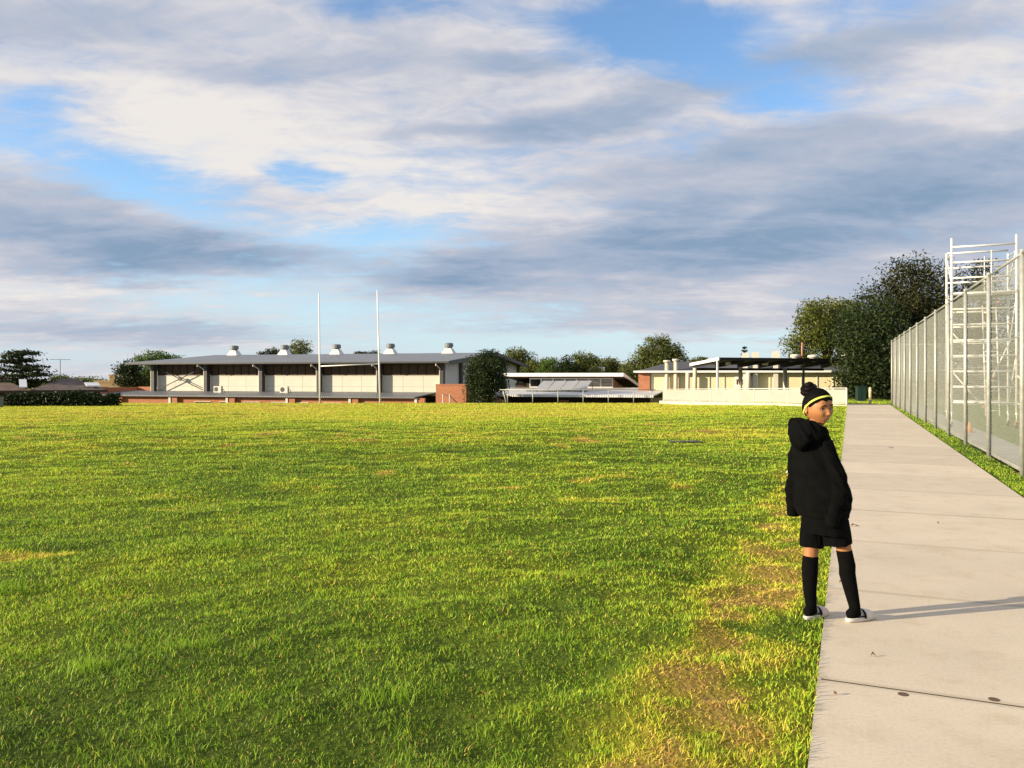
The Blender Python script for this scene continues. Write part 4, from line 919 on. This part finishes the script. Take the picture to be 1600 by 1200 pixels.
# left of the hall
tree('broadleaf_tree', 'bright green tree touching the left end of the hall roof', 238, 98, 615, [(248,562,20,10),(225,565,12,8),(268,566,12,7),(225,590,16,16),(240,585,20,18)], 'leaf_green', 3600, .2, 90, .6, .25)
tree('dark_tree', 'dark tree left of the bright green one by the hall', 200, 90, 615, [(196,577,12,9),(207,575,9,8),(199,592,14,12),(210,598,12,12)], 'leaf_dark', 2600, .2, 60, .55, .22)
for i, (px, py, rx, ry, lb) in enumerate(((120, 597, 20, 5, 'low far tree behind the brown house roof'), (150, 598, 20, 5, 'far tree between the brown roof and the golden house'), (92, 594, 12, 6, 'pale far tree behind the aerial'))):
    tree('bushy_tree', lb, px, 150, 606, [(px, py, rx, ry), (px+8, py+3, rx*.8, ry)], 'leaf_olive', 800, .3, 24, .6, .2)
def cedar():
    d = 66; base = at(32, 625, d); base.z = -1.5; k = d/F
    t = thing('cedar_tree', base, 0, 'layered dark cedar tree at the far left behind the houses', 'tree')
    tiers = [(36,551,22,2.2),(44,553,10,2),(20,556,16,2.4),(42,562,22,2.4),(14,566,18,2.6),(30,572,26,2.6),(8,578,22,3),(52,578,18,2.6),(38,586,30,3),(66,586,14,2.4),(2,590,24,3.4),(30,595,34,4),(60,595,20,3),(10,603,30,5),(45,603,26,4)]
    P = []; r = np.random.RandomState(5); mb = MB(); top = zat(549, d)-base.z
    mb.tube([(0,0,-.2),(0.05,0,top*.5),(.1,0,top)], [.3,.2,.04], 8)
    for (px, py, rx, rz) in tiers:
        c = at(px, py, d)-base; n = int(15*rx); cs = r.randn(max(3, n//26), 3)
        for q in cs:
            cc = np.array([c.x, 0, c.z]) + np.clip(q, -1.5, 1.5)*np.array([rx*k*.55, rx*k*.6, rz*k*.5])
            P.append(cc + r.randn(26, 3)*np.array([.38, .38, .075]))
            mb.tube([(.06, 0, c.z-.25), (cc[0]*.5, cc[1]*.5, c.z-.02), tuple(cc)], [.06, .04, .012], 5)
    link('crown', leaves_mesh('crown', np.concatenate(P), .13, .3, 5, .5), 'leaf_dark', t)
    mb.build('trunk', 'bark', t, True)
cedar()
def norfolk():
    d = 120; base = at(1163, 600, d); k = d/F
    t = thing('norfolk_pine', base, 0, 'small tiered pine top above the white roof ducts', 'tree')
    P = []; r = np.random.RandomState(9); mb = MB(); top = zat(543, d)-base.z; mb.tube([(0,0,0),(0,0,top)], [.2,.02], 6)
    for i in range(9):
        z = top - .1 - i*.55; rad = .25+i*.2
        for q in range(7):
            w = q*2*math.pi/7+i; e = np.array([math.cos(w)*rad, math.sin(w)*rad, z+.18])
            mb.tube([(0,0,z),tuple(e)], [.03,.01], 4)
            f = r.rand(14, 1); P.append(np.array([0,0,z])*(1-f)+e*f + r.randn(14, 3)*.07)
    link('crown', leaves_mesh('crown', np.concatenate(P), .14, .3, 9), 'leaf_dark', t); mb.build('trunk', 'bark', t, True)
norfolk()
def hedge():
    d = 53; a, b = at(12, 633, d), at(183, 633, d); w = b.x-a.x; z0 = -1.0
    t = thing('hedge', (a.x, d, z0), 0, 'long dark clipped hedge between the field and the houses', 'hedge')
    r = np.random.RandomState(3); n = 9000; h = zat(613, d)-z0
    u = r.rand(n)*w; th = (0.45+0.95*fbm(u*.45, u*0, 61, 4))*h; C = np.stack([u, r.rand(n)*1.4-.7, th*(r.rand(n)**.75)], -1)
    link('foliage', leaves_mesh('foliage', C, .12, .2, 3, tint=np.full(n, .35)), 'leaf_dark', t)
    mb = MB()
    for q in range(12): mb.tube([(w*(q+.5)/12, 0, -.3), (w*(q+.5)/12+.1, .1, h*.8)], [.06, .02], 5)
    mb.build('stems', 'bark', t)
hedge()

# ------------------------------------------------------------------ small things on lawn and path
def drain():
    p = at(1071, 690, 18.35); z = float(terrain(p.x, p.y))+.02
    t = thing('drain_grate', (p.x, p.y, z), .1, 'dark flat drain grate set in the lawn right of centre', 'grate')
    MB().box(-.38, .38, -.14, .14, -.03, .015).build('frame', 'rubber', t)
    for k in range(8): MB().box(-.35+k*.09, -.31+k*.09, -.12, .12, .016, .03).build('bar', 'grey_steel', t)
drain()
mat('rust_brown', (0.12, 0.075, 0.05), 0.8, 0.3, 40)
def disc(px, py, lb):
    d = CAMH*F/(py-HZ); p = at(px, py, d)
    o = MB().rings([[(math.cos(k*math.pi/10)*r, math.sin(k*math.pi/10)*r, z) for k in range(20)] for r, z in ((.024, -.004), (.024, .0008), (.022, .0014), (.006, .0012))]).build('metal_stud', 'rust_brown')
    o.location = (p.x, p.y, .0008); tag(o, lb, 'stud', 'rusty studs in the path')
disc(1411, 1085, 'small round rusty stud flush in the nearest path slab, left one')
disc(1553, 1093, 'small round rusty stud flush in the nearest path slab, right one')
mat('dead_leaf', (0.22, 0.12, 0.04), 0.8, 0.3, 60)
def fallen(px, py, s, rz, lb, z=.004):
    d = CAMH*F/(py-HZ); p = at(px, py, d); mb = MB(); n = 7
    for i in range(n):
        f = i/(n-1); w = .36*math.sin(math.pi*min(1, f*.95+.03))*s; mb.v += [(s*(f-.5)*2, -w, .012*math.sin(f*5)+.006), (s*(f-.5)*2, 0, .002+.01*math.sin(f*5)), (s*(f-.5)*2, w, .014*math.sin(f*5)+.009)]
    for i in range(n-1):
        o = i*3; mb.f += [(o, o+3, o+4, o+1), (o+1, o+4, o+5, o+2)]
    o = mb.build('fallen_leaf', 'dead_leaf', None, True); o.location = (p.x, p.y, z); o.rotation_euler.z = rz; tag(o, lb, 'leaf', 'dry leaves on the path')
fallen(1366, 1026, .018, .2, 'tiny dry leaf on the path between the person and the wide joint')
fallen(1336, 822, .055, .5, 'curled dry leaf on the path right of the black shorts')
fallen(1315, 912, .018, .1, 'tiny dry leaf on the path between the person\'s legs')
fallen(1305, 1086, .016, .9, 'tiny dry leaf near the path edge just below the wide joint')
fallen(1393, 700, .07, .4, 'thin dry leaf far along the middle of the path')
fallen(1466, 818, .02, 1.2, 'tiny dry leaf on the right half of the path')
for (px, py, sz, lb) in ((797, 868, .03, 'brown curled leaf lying alone in mid lawn, farther one of a close pair'), (810, 886, .03, 'brown curled leaf lying alone in mid lawn, nearer one of a close pair'),
                         (749, 1084, .03, 'brown curled leaf in the near lawn, larger of the two near the bottom edge'), (738, 1112, .022, 'pale brown leaf in the near lawn, lowest of the fallen leaves'), (693, 978, .028, 'tan curled leaf in the lawn left of the other fallen leaves')):
    d_ = CAMH*F/(py-HZ); p_ = at(px, py, d_); fallen(px, py, sz, px*.7, lb, float(terrain(p_.x, p_.y))+.034)
#PERSON#
# ------------------------------------------------------------------ the child on the path edge
mat('skin', (0.33, 0.145, 0.060), 0.5, 0.08, 14, 0.05, 300, spec=0.35)
mat('skin_face', (0.36, 0.160, 0.064), 0.5, 0.06, 14, 0.04, 300, spec=0.35)
mat('lips', (0.27, 0.085, 0.065), 0.4, 0.1, 40)
mat('black_fleece', (0.0042, 0.0046, 0.0050), 1.0, 0.25, 14, 0.6, 420, spec=0.05)
mat('black_shorts', (0.0030, 0.0033, 0.0040), 0.95, 0.2, 14, 0.3, 300, spec=0.06)
mat('black_knit', (0.0045, 0.0047, 0.0050), 1.0, 0.2, 30, 0.5, 500, spec=0.05)
mat('grey_knit', (0.42, 0.43, 0.45), 0.9, 0.1, 30, 0.5, 500)
mat('slide_white', (0.62, 0.58, 0.52), 0.55, 0.08, 20)
mat('slide_pink', (0.62, 0.52, 0.50), 0.5, 0.08, 20)
mat('hair_black', (0.0030, 0.0024, 0.0021), 0.6, 0.4, 60, 0.25, 200, spec=0.06, stretch=(1, .25, 1))
mat('hair_bun', (0.0045, 0.0026, 0.0024), 0.55, 0.4, 60, 0.3, 120, spec=0.08)
mat('band_yellow', (0.62, 0.70, 0.12), 0.7, 0.05, 30)
mat('eye_white', (0.62, 0.58, 0.54), 0.25, 0.03, 30); mat('iris', (0.012, 0.008, 0.006), 0.15, 0.1, 60, spec=0.6)
def evaluate(ob, mods):
    for t_, kw in mods:
        md = ob.modifiers.new(t_, t_)
        for k, v in kw.items(): setattr(md, k, v)
    bpy.context.view_layer.update()
    dg = bpy.context.evaluated_depsgraph_get()
    me = bpy.data.meshes.new_from_object(ob.evaluated_get(dg)); ob.modifiers.clear(); old = ob.data; ob.data = me
    mt = old.materials[0] if old.materials else None
    if mt and not me.materials: me.materials.append(mt)
    bpy.data.meshes.remove(old)
    me.polygons.foreach_set('use_smooth', np.ones(len(me.polygons), dtype=bool))
    return ob
def wrinkle(ob, fn):
    me = ob.data; n = len(me.vertices); co = np.empty(n*3, np.float32); me.vertices.foreach_get('co', co); co = co.reshape(-1, 3)
    nr = np.empty(n*3, np.float32); me.vertex_normals.foreach_get('vector', nr); nr = nr.reshape(-1, 3)
    co = co + nr*fn(co)[:, None]; me.vertices.foreach_set('co', co.astype(np.float32).ravel()); me.update()
def ell(c, a, b, lat, n=28, z=None, p=2.0):
    """ellipse loop round c: a along lat (unit xy), b across"""
    fx, fy = -lat[1], lat[0]; out = []
    for k in range(n):
        w = 2*math.pi*k/n; u = math.cos(w); v = math.sin(w)
        u = math.copysign(abs(u)**(2/p), u); v = math.copysign(abs(v)**(2/p), v)
        out.append((c[0]+lat[0]*a*u+fx*b*v, c[1]+lat[1]*a*u+fy*b*v, c[2]))
    return out
def person():
    LOC = Vector((1.944, 4.95, 0.0)); rz = math.atan2(-0.37, 0.93)
    P = thing('person', LOC, rz, 'child in oversized black hoodie, black shorts and knee socks, looking back over one shoulder', 'person')
    LAT = Vector((0.83, -0.55)).normalized()           # her right
    BK = Vector((-0.55, -0.83)).normalized()           # her back
    # legs: hip, knee, calf, ankle
    legs = {'l': [(-.060, -.005, .62), (-.072, -.030, .44), (-.080, -.042, .30), (-.080, -.050, .17), (-.073, -.052, .06)],
            'r': [(.065, -.035, .62), (.112, -.030, .47), (.135, -.020, .31), (.160, -.012, .17), (.177, -.007, .06)]}
    rad = [.066, .0455, .041, .033, .027]
    # ---- body: torso core, neck, arms and legs grown together, head joined on
    b = MB()
    b.rings([ell((0, -.01, .56), .12, .09, LAT), ell((-.01, -.01, .75), .11, .085, LAT), ell((-.04, 0, 1.0), .12, .085, LAT), ell((-.055, 0, 1.10), .11, .07, LAT), ell((-.052, .0, 1.15), .055, .05, LAT)])
    b.tube([(-.052, .0, 1.10), (-.045, -.002, 1.17), (-.038, -.006, 1.24)], [.047, .043, .044], 16)
    for k in 'lr': b.tube(legs[k], rad, 16)
    b.tube([(.02, -.05, 1.08), (.075, -.105, .86), (.045, -.135, .64)], [.045, .035, .026], 12)
    b.tube([(-.13, .06, 1.08), (-.165, .035, .88), (-.16, .06, .70)], [.045, .035, .026], 12)
    body = b.build('body', 'skin', P)
    evaluate(body, [('REMESH', dict(mode='VOXEL', voxel_size=0.007)), ('SMOOTH', dict(iterations=4, factor=0.5))])
    # ---- head
    HC = Vector((-.030, -.012, 1.308)); HA = R(41); HM = Matrix.Translation(HC) @ Matrix.Rotation(HA, 4, 'Z') @ Matrix.Rotation(R(4), 4, 'X') @ Matrix.Rotation(R(-3), 4, 'Y')
    hx, hy, hz = .0755, .094, .110
    def surf(D):
        """head surface for unit directions D (n,3); face looks along -y"""
        x, y, z = D[:,0]*hx, D[:,1]*hy, D[:,2]*hz
        front = np.clip(-D[:,1], 0, 1)
        low = sstep(-.15, -1.0, D[:,2])
        x = x*(1-.30*low); y = np.where(D[:,1] > 0, y*(1-.42*low)+.0*low, y*(1-.10*low))
        x = x*(1+.05*sstep(.1, .8, D[:,1])*(1-low))
        y = np.where(y < -.074, -.074-(-.074-y)*.55, y)         # flatter face
        g = lambda cx, cz, sx, sz: np.exp(-((x-cx)/sx)**2-((z-cz)/sz)**2)*sstep(.1, .5, front)
        f = .0
        f = f + .0145*g(0, -.022, .0085, .019) + .0085*g(0, -.033, .0125, .0085) + .004*g(.012, -.034, .006, .006) + .004*g(-.012, -.034, .006, .006)
        f = f - .0085*(g(.030, .000, .017, .0105) + g(-.030, .000, .017, .0105)) + .0045*(g(.030, .021, .020, .008) + g(-.030, .021, .020, .008))
        f = f + .0045*(g(.040, -.030, .018, .016) + g(-.040, -.030, .018, .016))
        f = f + .0068*g(0, -.0545, .018, .0048) + .0074*g(0, -.0660, .0155, .0055) - .0030*g(0, -.0602, .021, .0016)
        f = f + .0075*g(0, -.092, .018, .013) + .003*g(0, .055, .05, .03)
        y = y - f
        return np.stack([x, y, z], -1)
    nt_, np_ = 90, 120
    th = np.linspace(0.0001, math.pi-.0001, nt_); ph = np.linspace(0, 2*math.pi, np_, endpoint=False)
    T, Ph = np.meshgrid(th, ph, indexing='ij')
    D = np.stack([np.sin(T)*np.sin(Ph), -np.sin(T)*np.cos(Ph), np.cos(T)], -1).reshape(-1, 3)
    S = surf(D)
    i = (np.arange(nt_-1)[:, None]*np_ + np.arange(np_)[None, :]); j = (np.arange(nt_-1)[:, None]*np_ + (np.arange(np_)+1)[None, :] % np_)
    Q = np.stack([i, i+np_, j+np_, j], -1).reshape(-1, 4)
    def tf(A): return (np.asarray(HM)[:3, :3] @ A.T).T + np.asarray(HM)[:3, 3]
    me_h = np_mesh('head', tf(S), Q)
    # ears
    em = MB()
    for sx in (-1, 1):
        rg = []
        for q, (w, dy, o) in enumerate(((.012, 0, -.006), (.019, .003, .003), (.022, .006, .009), (.019, .008, .012), (.012, .006, .011), (.004, .004, .006))):
            rg.append([(sx*(hx*.96+o), .012+dy+w*.62*math.cos(2*math.pi*k/14), -.006+w*1.35*math.sin(2*math.pi*k/14)) for k in range(14)])
        em.rings(rg)
    ev = tf(np.array(em.v)); eme = bpy.data.meshes.new('ear'); eme.from_pydata([tuple(v) for v in ev], [], em.f)
    bm = bmesh.new(); bm.from_mesh(body.data); n0 = len(bm.faces)
    bm.from_mesh(me_h); bm.from_mesh(eme); bm.faces.ensure_lookup_table()
    bmesh.ops.recalc_face_normals(bm, faces=bm.faces[n0:])
    for f_ in bm.faces: f_.smooth = True
    # lips in their own material
    body.data.materials.append(MATS['lips']); body.data.materials.append(MATS['skin_face']); inv = HM.inverted()
    for f_ in bm.faces[n0:]:
        c = inv @ f_.calc_center_median(); f_.material_index = 2
        if c.y < -.05 and abs(c.x) < .0205 and -.0715 < c.z < -.0505:
            e = (abs(c.x)/.0205)
            if -.0605-.0115*(1-e**2) < c.z < -.0600+.0078*(1-e**1.6): f_.material_index = 1
    bm.to_mesh(body.data); bm.free()
    bpy.data.meshes.remove(me_h); bpy.data.meshes.remove(eme)
    def headpart(name, mb, m, smooth=True, parent=P):
        v = tf(np.array(mb.v)); mb.v = [tuple(q) for q in v]; return mb.build(name, m, parent, smooth)
    # eyes, brows
    def sphere(mb, c, r, sc=(1, 1, 1), nu=14, nv=10):
        mb.rings([[(c[0]+r*sc[0]*math.sin(t)*math.cos(p), c[1]+r*sc[1]*math.sin(t)*math.sin(p), c[2]+r*sc[2]*math.cos(t)) for p in [2*math.pi*k/nu for k in range(nu)]] for t in [math.pi*(q+.02)/(nv+.04) for q in range(nv+1)]]); return mb
    for sx in (-1, 1):
        cx = .029*sx; ydir = np.array([[cx/hx*.93, -math.sqrt(max(0, 1-(cx/hx*.93)**2)), 0.0]]); sy = surf(ydir)[0][1]
        e = headpart('eye', sphere(MB(), (cx, sy+.0052, .0), .0118, (1.18, .72, .60)), 'eye_white')
        headpart('iris', sphere(MB(), (cx+.001*sx-.0015, sy-.0012, .0002), .0064, (1, .42, 1.0)), 'iris', parent=e)
        pts = []
        lid = MB()
        for q in range(9):
            f = q/8; lx = cx+(f-.5)*.027; pts.append((lx, sy-.0026-.0008*math.sin(math.pi*f)+.0035*abs(f-.5)*2*(1 if (f-.5)*sx > 0 else .4), .0030+.0034*math.sin(math.pi*f)))
        lid.tube(pts, [.0008+.0012*math.sin(math.pi*q/8) for q in range(9)], 6); headpart('eyelid', lid, 'hair_black', parent=e)
        br = MB(); pts = []
        for q in range(9):
            f = q/8; lx = (.011+.034*f)*sx; zz = .0195+.0055*math.sin(math.pi*min(1, f*1.12))-.003*f
            dd = np.array([[lx/hx, 0, zz/hz]]); dd[0, 1] = -math.sqrt(max(0.0, 1-dd[0, 0]**2-dd[0, 2]**2)); sv = surf(dd/np.linalg.norm(dd))[0]
            pts.append((sv[0], sv[1]-.0004, sv[2]))
        br.tube(pts, [.0022, .0036, .0042, .0042, .0040, .0036, .0030, .0022, .0010], 6); headpart('eyebrow', br, 'hair_black')
    # hair cap swept back
    fwd = -D[:,1]; line = np.where(fwd > 0, .06+.40*sstep(.08, .80, fwd), .13-.72*sstep(.0, .75, -fwd))
    line = line + .035*np.sin(Ph.ravel()*9)*sstep(.2, .6, fwd)
    lift = .0095*sstep(-.02, .16, D[:,2]-line) + .0012*np.sin(Ph.ravel()*34+D[:,2]*8)*sstep(.05, .2, D[:,2]-line)
    Hs = S*(1+0*lift[:, None]) + D*(lift[:, None]-.0004) + np.array([0, .004, .004])*sstep(.1, .5, D[:,2]-line)[:, None]
    keep = (D[:,2] > line-.01)[Q].all(1)
    hm = np_mesh('hair', tf(Hs), Q[keep]); hair = link('hair', hm, 'hair_black', P, True)
    # bun: a twisted coil high on the crown
    bc = np.array([-.012, .068, .102]); bn = MB()
    for turn, (R0, r0, hgt) in enumerate(((.036, .0225, -.012), (.029, .0225, .014), (.012, .0225, .030))):
        pts = []; nn = 20
        for q in range(nn+1):
            w = 2*math.pi*q/nn*1.06 + turn*2.1; wob = .0035*math.sin(3*w+turn)
            pts.append((bc[0]+(R0+wob)*math.cos(w), bc[1]+(R0+wob)*math.sin(w)+hgt*.25, bc[2]+hgt+.006*math.sin(w+turn*1.7)))
        bn.tube(pts, [r0*(.86+.16*math.sin(5*2*math.pi*q/nn+turn)) for q in range(nn+1)], 10)
    sphere(bn, bc, .032)
    headpart('hair_bun', bn, 'hair_bun', parent=hair)
    # headband
    hb = MB(); A = np.array([0, -.74, .67]); A = A/np.linalg.norm(A); nn = 72; ringA = []; W_ = .0042
    up = np.array([0, .67, .74]); up = up/np.linalg.norm(up)
    for q in range(nn):
        w = 2*math.pi*q/nn; rows = []
        for (o, ex) in ((-W_, .0085), (-W_, .0108), (0, .0122), (W_, .0108), (W_, .0085)):
            d0 = math.cos(w)*A + math.sin(w)*np.array([1, 0, 0]) + np.array([0, .26, -.02])*math.sin(w)**2; d0 = d0 + up*(o/.09)
            d0 = d0/np.linalg.norm(d0); s0 = surf(d0[None])[0]; hl = (.0005 if s0[2] < -.01 else 0)
            rows.append(tuple(s0+d0*(ex+hl)))
        ringA.append(rows)
    hb.rings(ringA+[ringA[0]], cap=False); headpart('headband', hb, 'band_yellow', False)
    # ---- hoodie: body and sleeves grown as one cloth
    h = MB()
    prof = [(.640, -.004, -.02, .152, .114), (.66, -.004, -.02, .158, .122), (.69, -.004, -.022, .170, .134), (.75, -.006, -.022, .172, .136), (.84, -.018, -.02, .166, .130),
            (.93, -.036, -.012, .154, .118), (1.03, -.056, -.004, .142, .106), (1.10, -.064, 0, .124, .092), (1.15, -.062, 0, .096, .078), (1.19, -.052, 0, .068, .064)]
    h.rings([ell((cx, cy, z), a, bb, LAT, 36, p=2.3) for z, cx, cy, a, bb in prof])
    h.tube([(-.035, -.03, 1.120), (.006, -.060, 1.080), (.038, -.090, .99), (.075, -.112, .89), (.088, -.128, .80), (.068, -.138, .71), (.052, -.142, .645)], [.052, .058, .058, .060, .058, .052, .044], 20)
    h.tube([(-.09, .03, 1.115), (-.140, .062, 1.07), (-.160, .055, .97), (-.168, .040, .87), (-.172, .035, .78), (-.178, .05, .70), (-.180, .06, .655)], [.058, .062, .058, .055, .052, .048, .042], 20)
    hoodie = h.build('hoodie', 'black_fleece', P)
    evaluate(hoodie, [('REMESH', dict(mode='VOXEL', voxel_size=0.0065)), ('SMOOTH', dict(iterations=7, factor=0.5))])
    def folds(c):
        x, y, z = c[:,0], c[:,1], c[:,2]
        f = (fbm(x*13+z*9, y*13-z*5, 71, 3)-.5)*.034 + (fbm(x*10-y*8, z*26+x*9, 72, 2)-.5)*.014*sstep(1.1, .7, z)
        f = f + .006*np.sin(z*70+x*30+y*20)*sstep(.86, .74, z)*sstep(.05, .10, -y-.02)*(x > 0)
        return f*sstep(1.2, 1.08, z)
    wrinkle(hoodie, folds)
    # cuffs and waistband
    cf = MB()
    cf.tube([(.053, -.142, .660), (.049, -.143, .640), (.046, -.143, .615), (.044, -.143, .595), (.044, -.143, .593)], [.045, .043, .040, .037, .004], 20); cf.build('cuff', 'black_knit', hoodie, True)
    MB().tube([(-.180, .06, .665), (-.181, .063, .64), (-.181, .066, .615), (-.181, .066, .612)], [.043, .041, .037, .004], 20).build('cuff', 'black_knit', hoodie, True)
    wb = MB(); rr = [ell((-.006, -.02, z), a, bb, LAT, 44, p=2.3) for z, a, bb in ((.695, .169, .133), (.682, .165, .129), (.660, .158, .121), (.638, .156, .119), (.633, .148, .111))]
    rr = [[(p[0]+.002, p[1], p[2]) for p in r_] for r_ in rr]; wb.rings(rr, cap=False); wb.build('waistband', 'black_knit', hoodie, True)
    # hood lying in a heap behind the neck
    hd = MB(); rg = []
    for q in range(41):
        w = 2*math.pi*q/40; dr = Vector((math.cos(w), math.sin(w))); bk = max(0.0, dr.dot(BK)); lf = max(0.0, -dr.dot(LAT)); rt = max(0.0, dr.dot(LAT)*.8 - dr.dot(BK)*.6)
        Rm = .072 + .030*bk**1.2 + .022*lf - .008*rt; rm = (.027 + .030*bk + .014*lf)*(1-.25*rt); zc = 1.182 - .026*bk + .012*lf - .034*rt
        cc = Vector((-.058, -.004, zc)) + Vector((dr.x*Rm, dr.y*Rm, 0)); ring = []
        for k in range(16):
            v = 2*math.pi*k/16; ring.append(cc + Vector((dr.x, dr.y, 0))*math.cos(v)*rm + Vector((0, 0, 1))*math.sin(v)*rm*(1.0+.35*bk))
        rg.append(ring)
    hd.rings(rg, cap=False)
    # drooping bag of the hood
    c0 = Vector((-.128, -.098, 1.138)); bag = []
    for (f, a, bb, dz, db) in ((0, .020, .015, .050, -.02), (.1, .060, .036, .045, -.005), (.3, .080, .048, .015, .008), (.55, .076, .046, -.026, .016), (.8, .052, .034, -.064, .016), (1, .015, .012, -.100, .016)):
        bag.append(ell((c0.x+BK.x*db, c0.y+BK.y*db, c0.z+dz), a, bb, LAT, 24))
    hd.rings(bag)
    hood = hd.build('hood', 'black_fleece', hoodie)
    evaluate(hood, [('REMESH', dict(mode='VOXEL', voxel_size=0.006)), ('SMOOTH', dict(iterations=5, factor=0.5))])
    wrinkle(hood, lambda c: (fbm(c[:,0]*22+c[:,2]*14, c[:,1]*22-c[:,2]*10, 75, 3)-.5)*.040)
    # small white print on the chest edge
    lg = MB(); lg.tube([(-.208, .085, .905), (-.216, .070, .893), (-.2205, .055, .887)], [.004, .006, .004], 8); lg.build('white_print', 'white_paint', hoodie, True)
    # ---- shorts
    sh = MB()
    sh.rings([ell((0, -.018, .72), .130, .100, LAT, 32), ell((.005, -.018, .62), .140, .110, LAT, 32), ell((.008, -.02, .53), .148, .110, LAT, 32)])
    sh.tube([(-.058, .0, .62), (-.066, -.015, .53), (-.070, -.026, .438)], [.074, .072, .070], 24)
    sh.tube([(.062, -.035, .62), (.072, -.035, .55), (.082, -.032, .470)], [.082, .084, .085], 24)
    so = sh.build('shorts', 'black_shorts', P)
    evaluate(so, [('REMESH', dict(mode='VOXEL', voxel_size=0.006)), ('SMOOTH', dict(iterations=4, factor=0.5))])
    wrinkle(so, lambda c: (fbm(c[:,0]*24+c[:,1]*9, c[:,1]*24+c[:,2]*5, 77, 2)-.5)*.014*sstep(.62, .5, c[:,2]))
    # ---- socks, feet, slides
    for k, dirv in (('l', Vector((.50, .87, 0)).normalized()), ('r', Vector((.66, .75, 0)).normalized())):
        kn, ca, lo, an = [Vector(v) for v in legs[k][1:5]]
        topz = {'l': .385, 'r': .436}[k]; f = (kn.z-topz)/(kn.z-ca.z); tp = kn.lerp(ca, f)
        sk = MB().tube([tp+Vector((0,0,.001)), tp-Vector((0,0,.004)), ca+Vector((0,0,.03)), ca-Vector((0,0,.02)), lo, an+Vector((0,0,.03)), an-Vector((0,0,.022))],
                       [rad[1]*.95, rad[1]*1.02, .0485, .0480, .0395, .0335, .0340], 20).build('sock', 'black_knit', P, True)
        sd = Vector((-dirv.y, dirv.x, 0)); g0 = Vector((an.x, an.y, 0))
        rings_ = []
        for (u, w, z0_, z1_) in ((-.055, .012, .030, .055), (-.048, .026, .024, .075), (-.02, .033, .022, .085), (.02, .033, .022, .082), (.06, .036, .022, .064), (.10, .040, .022, .050), (.135, .036, .022, .042), (.155, .022, .024, .034)):
            c = g0+dirv*u; rings_.append([c+sd*(w*math.cos(2*math.pi*q/16))+Vector((0,0,(z0_+z1_)/2+(z1_-z0_)/2*math.sin(2*math.pi*q/16))) for q in range(16)])
        MB().rings(rings_[:4]).build('sock_heel', 'black_knit', sk, True); MB().rings(rings_[3:]).build('sock_foot', 'grey_knit', sk, True)
        sl = bpy.data.objects.new('slide_sandal', None); COL.objects.link(sl); sl.parent = P
        out = []
        for q in range(28):
            w = 2*math.pi*q/28; u = math.cos(w); v = math.sin(w); L2 = .122; wd = .040+.007*u
            out.append(g0+dirv*(.052+L2*math.copysign(abs(u)**.8, u))+sd*(wd*math.copysign(abs(v)**.75, v)))
        def off(pts, s_, z): c = g0+dirv*.052; return [c+(p-c)*s_+Vector((0,0,z)) for p in pts]
        gz = .002
        MB().rings([off(out, .95, gz), off(out, 1.0, gz+.006), off(out, 1.0, gz+.022), off(out, .96, gz+.026), off(out, .90, gz+.020)]).build('sole', 'slide_white', sl, True)
        st = []
        for q in range(15):
            w = math.pi*q/14; row = []
            for (u, e) in ((.045, 0), (.045, .005), (.085, .007), (.125, .005), (.125, 0)):
                hgt = .044-.20*(u-.045)+e; wd = .045+e*.5
                row.append(g0+dirv*u+sd*(wd*math.cos(w))+Vector((0, 0, .022+hgt*math.sin(w)**.8)))
            st.append(row)
        MB().rings(st, cap=False).build('strap', 'slide_pink' if k == 'l' else 'slide_white', sl, True)
        ln = []
        for q in range(15):
            w = math.pi*q/14; row = []
            for (u, e) in ((.036, .001), (.036, .006), (.050, .0085), (.050, .004)):
                hgt = .044-.20*(u-.045)+e; wd = .045+e*.5; row.append(g0+dirv*u+sd*(wd*math.cos(w))+Vector((0, 0, .022+hgt*math.sin(w)**.8)))
            ln.append(row)
        MB().rings(ln, cap=False).build('strap_edge', 'black_knit', sl, True)
person()
